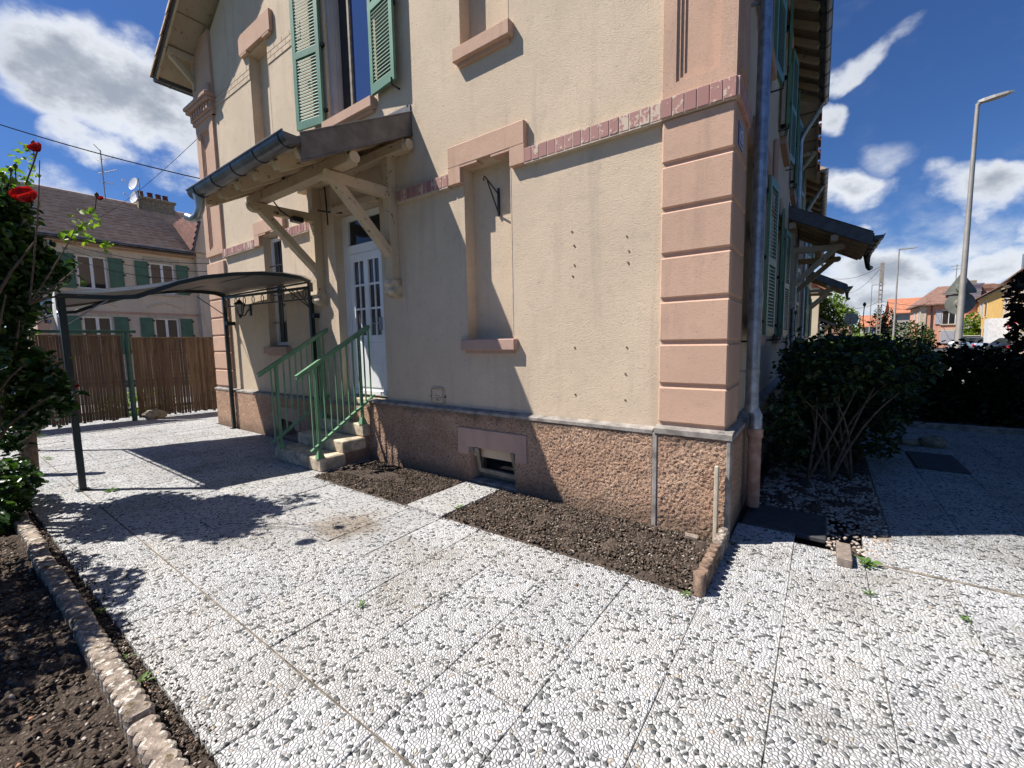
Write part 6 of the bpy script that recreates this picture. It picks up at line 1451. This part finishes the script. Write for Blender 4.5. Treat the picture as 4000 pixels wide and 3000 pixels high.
# the row on the right side of the street, running towards the camera
def rowhouse(name,label,A,B,h,m_,tile,wins):
    A=Vector((*A,0));B=Vector((*B,0)); d=(B-A); L=d.length; d.normalize(); n=Vector((d.y,-d.x,0))
    if n.x>0: n=-n
    t=thing(name,label,'house',(A.x,A.y,0))
    def f(u,o,z): p=A+d*u+n*o; return (p.x,p.y,z)
    def q(m,u0,u1,o0,o1,z0,z1): v=[f(u0,o0,z0),f(u1,o0,z0),f(u1,o1,z0),f(u0,o1,z0),f(u0,o0,z1),f(u1,o0,z1),f(u1,o1,z1),f(u0,o1,z1)]; m.add(v,[(0,1,2,3),(4,5,6,7),(0,1,5,4),(1,2,6,5),(2,3,7,6),(3,0,4,7)])
    m=MB(); q(m,0,L,-8,0,-0.1,h); m.add([f(0,0,h),f(0,-8,h),f(0,-4,h+2.6)],[(0,1,2)]); m.add([f(L,0,h),f(L,-8,h),f(L,-4,h+2.6)],[(0,1,2)]); m.build('wall',m_,t)
    m=MB(); v=[f(-.1,0.45,h-.2),f(L+.1,0.45,h-.2),f(L+.1,-4,h+2.7),f(-.1,-4,h+2.7)]; m.add(v+[(x,y,z+.12) for x,y,z in v],[(0,1,2,3),(4,7,6,5),(0,4,5,1),(1,5,6,2),(2,6,7,3),(3,7,4,0)]); m.build('roof',tile,t)
    m=MB(); q(m,0,L,0,.14,h-.35,h-.2); m.build('cornice','stone_trim',t)
    for (u,z0,z1,w) in wins:
        m=MB(); q(m,u-w/2-.15,u+w/2+.15,0,.05,z0-.15,z1+.2); tr_=m.build('window_trim','render_far_cream',t); m=MB(); q(m,u-w/2,u+w/2,.05,.07,z0,z1); m.build('window','shutter_grey' if random.random()<.4 else 'window_glass',tr_)
    return t,f,q
yh,f1,q1=rowhouse('yellow_house','bright yellow-orange rendered house in the row beyond the near lamp post',(17.0,82.0),(13.9,55.5),6.0,'render_far_yellow','tile_old',[(2,3.6,5.2,1),(6,3.6,5.2,1),(10.2,3.4,5.2,1.3),(13,3.6,5.2,.9),(15.8,3.6,5.2,.9),(13,0.4,2.2,.8),(15.8,0.4,2.2,.8)])
m=MB(); q1(m,0.5,9,0,1.4,2.3,3.3); m.build('balcony','render_far_grey',yh); m=MB(); q1(m,3,11,0,1.8,1.9,2.2); m.build('shop_awning','awning_brown',yh)
m=MB(); q1(m,1,4.5,-1.6,-0.6,6.2,7.4); m.build('dormer','render_far_cream',yh); m=MB(); q1(m,0.8,4.7,-1.9,-0.4,7.4,7.9); m.build('dormer_roof','tile_old',yh)
ch_,f2,q2=rowhouse('cream_house','cream and salmon house with red dormers, nearest of the street row',(13.85,55.0),(11.3,37.0),6.1,'render_far_cream','tile_old',[(2.5,3.7,5.2,.9),(6,3.6,5.2,1),(10,3.6,5.2,1.1),(14,3.6,5.2,1.1),(7,0.6,2.4,1.5),(10.5,0.6,2.4,1.2),(14,0.6,2.4,1.2)])
m=MB(); q2(m,2,5.6,0,1.2,0,2.9); m.build('glazed_porch','paper_white',ch_); m=MB(); q2(m,5.9,6.9,-1.2,-.3,6.2,7.9); m.build('dormer','zinc_light',ch_); m=MB(); q2(m,9,11.5,-1.4,-.3,6.2,8.5); m.build('dormer','tile_red',ch_); m=MB(); q2(m,13,15.5,-1.4,-.3,6.2,8.8); m.build('dormer','tile_red',ch_)
rd=thing('speed_limit_sign','round white sign with a red border among the leaves at the right edge','sign',(9.0,31.5,2.2))
c=at(3960,1275,31); m=MB(); m.tube([(c.x,c.y,c.z),(c.x,c.y+0.03,c.z)],0.34,20); m.build('sign_rim','sign_red',rd); m=MB(); m.tube([(c.x,c.y-0.01,c.z),(c.x,c.y-0.03,c.z)],0.26,20); m.build('sign_face','enamel_white',rd); m=MB(); m.tube([(c.x,c.y+0.06,-0.1),(c.x,c.y+0.06,c.z)],0.03,6); m.build('pole','lamp_metal',rd)
text_mesh('30',0.30,'digits','black_iron',rd,Matrix.Translation((c.x,c.y-0.035,c.z))@Matrix.Rotation(math.pi/2,4,'X'))
mr=thing('octagonal_sign','back of an octagonal road sign on a thin post beside the light green tree','sign',(1.9,28.4,2.8))
c=at(3326,1245,28); m=MB(); m.tube([(c.x,c.y,c.z),(c.x,c.y+.03,c.z)],0.40,8); m.build('sign_panel','sign_back',mr); m=MB(); m.tube([(c.x,c.y-0.04,-0.1),(c.x,c.y-0.04,c.z+.2)],0.035,6); m.build('pole','lamp_metal',mr)
# cars
def car(loc,rot,paint,label,h=1.5):
    t=thing('parked_car',label,'car',loc,'cars parked across the street'); t.rotation_euler=(0,0,rot)
    # local builder: length along y
    def mk(name,m,mat_,par):
        o=m.build(name,mat_,None); o.parent=par; return o
    sec=[(-2.1,0.35,0.75,0.78),(-1.95,0.25,0.92,0.86),(-1.2,0.25,1.0,0.9),(1.0,0.25,0.98,0.9),(1.9,0.25,0.85,0.86),(2.1,0.35,0.65,0.75)]
    m=MB(); vs=[]
    for y,z0,z1,w in sec: vs+=[(-w,y,z0),(w,y,z0),(w,y,z1*0.8),(w*0.92,y,z1),(-w*0.92,y,z1),(-w,y,z1*0.8)]
    m.add(vs,[(0,1,2,3,4,5),tuple(range(30,36))]+[(i*6+k,i*6+(k+1)%6,(i+1)*6+(k+1)%6,(i+1)*6+k) for i in range(5) for k in range(6)],True); body=mk('body',m,paint,t)
    m=MB(); vs=[]
    for y,z1,w in ((-1.85,0.95,0.78),(-1.35,h-0.05,0.66),(0.2,h,0.66),(1.15,0.98,0.78)): vs+=[(-w*1.02,y,0.93),(w*1.02,y,0.93),(w,y,z1),(-w,y,z1)]
    m.add(vs,[(0,1,2,3),(12,13,14,15)]+[(i*4+k,i*4+(k+1)%4,(i+1)*4+(k+1)%4,(i+1)*4+k) for i in range(3) for k in range(4)]); mk('cabin_glass',m,'window_glass',t)
    m=MB(); m.bev(-0.64,0.64,-1.3,0.2,h-0.02,h+0.03,0.02); mk('roof_panel',m,paint,body)
    for x in (-.86,.86):
        for y in (-1.35,1.35): m=MB(); m.tube([(x-.09,y,.32),(x+.09,y,.32)],.32,14); w_=mk('wheel',m,'tyre',t); m=MB(); m.tube([(x-.095,y,.32),(x+.095,y,.32)],.19,10); mk('rim',m,'zinc_light',w_)
        m=MB(); m.bev(x*.93-.1,x*.93+.1,-2.08,-1.9,.62,.82,.02); mk('tail_light',m,'tail_red',t)
    m=MB(); m.bev(-.26,.26,-2.13,-2.09,.55,.66,.005); mk('number_plate',m,'paper_white',t)
    return t
c_=at(3815,1325,40); d_=at(3775,1320,46); e_=at(3950,1350,34)
car((c_.x,c_.y,-0.12),0.12,'car_silver','silver-blue car parked at the kerb, rear view, above the dark hedge',1.42); car((d_.x,d_.y,-0.12),0.12,'car_white','white car parked just beyond the silver one',1.55); car((e_.x,e_.y,-0.12),0.1,'car_black','dark car roof just above the hedge at the far right',1.36)
# hill ridge
mb=MB(); pts=[(-900+60*i,1600+0*i,18+14*noise.noise(Vector((i*0.23,0,0)))) for i in range(60)]
mb.add([(x,y,-5) for x,y,z in pts]+[(x,y,z) for x,y,z in pts]+[(x,y+400,-5) for x,y,z in pts],[(i,i+1,61+i,60+i) for i in range(59)]+[(60+i,61+i,121+i,120+i) for i in range(59)],True); struct(mb.build('hills','far_hill'))

# ================================================================== next rowhouses along the same side
nh=thing('next_rowhouse','next rowhouse along the shaded side with its own zinc door canopy','house',(0,20,0))
SKEW=-0.006
mb=MB(); mb.box(-9,0.0,13.05,32,-0.1,6.9); mb.build('wall','render_cream',nh)
mb=MB(); slope(mb,0.5,6.3,-4.5,9.6,11.9,32,0.1); mb.build('roof','tile_brown',nh)
for k in range(20): mb=MB(); mb.beam((0,13.4+k*0.9,6.55),(0.45,13.4+k*0.9,6.28),0.08,0.1); mb.build('rafter_tail','dark_soffit',nh)
gutter_y(0.52,6.36,11.9,32,0.09,'roof_gutter','zinc_dark',nh)
m=MB(); m.tube([(0.52,13.3,6.35),(0.45,13.32,6.2),(0.16,13.4,5.7),(0.11,13.4,5.5),(0.11,13.4,0)],0.05,12); m.build('downpipe','galvanised',nh)
canopy(G,18.85,0,nh,gend=-1,simple=True)
for a in (14.2,16.2,21.5,24):
    for z0,z1 in ((1.64,3.53),(4.7,6.1)):
        window(G,a,a+0.9,z0,z1,0.005,nh); shutter(G,a-0.5,a-.02,.05,z0,z1,nh,hinge=-0.12); shutter(G,a+.92,a+1.4,.05,z0,z1,nh,hinge=0.12)
SKEW=None
mb=MB(); mb.box(-6,0.15,44,56,-0.1,6.0); fh=thing('far_rowhouse','sunlit end of the farthest rowhouse beyond the second door canopy','house',(-1,46,0)); mb.build('wall','render_far_cream',fh)
mb=MB(); slope(mb,0.6,5.7,-3,8.3,43.6,56,0.12); mb.build('roof','tile_red',fh)
canopy(pfn(0,0.15,1),50.5,-0.8,fh,gend=-1,simple=True)
mb=MB(); mb.box(0.16,0.2,44.3,44.9,2.4,2.75); fp=mb.build('number_plate','plate_blue',fh)
S.render.engine='CYCLES'
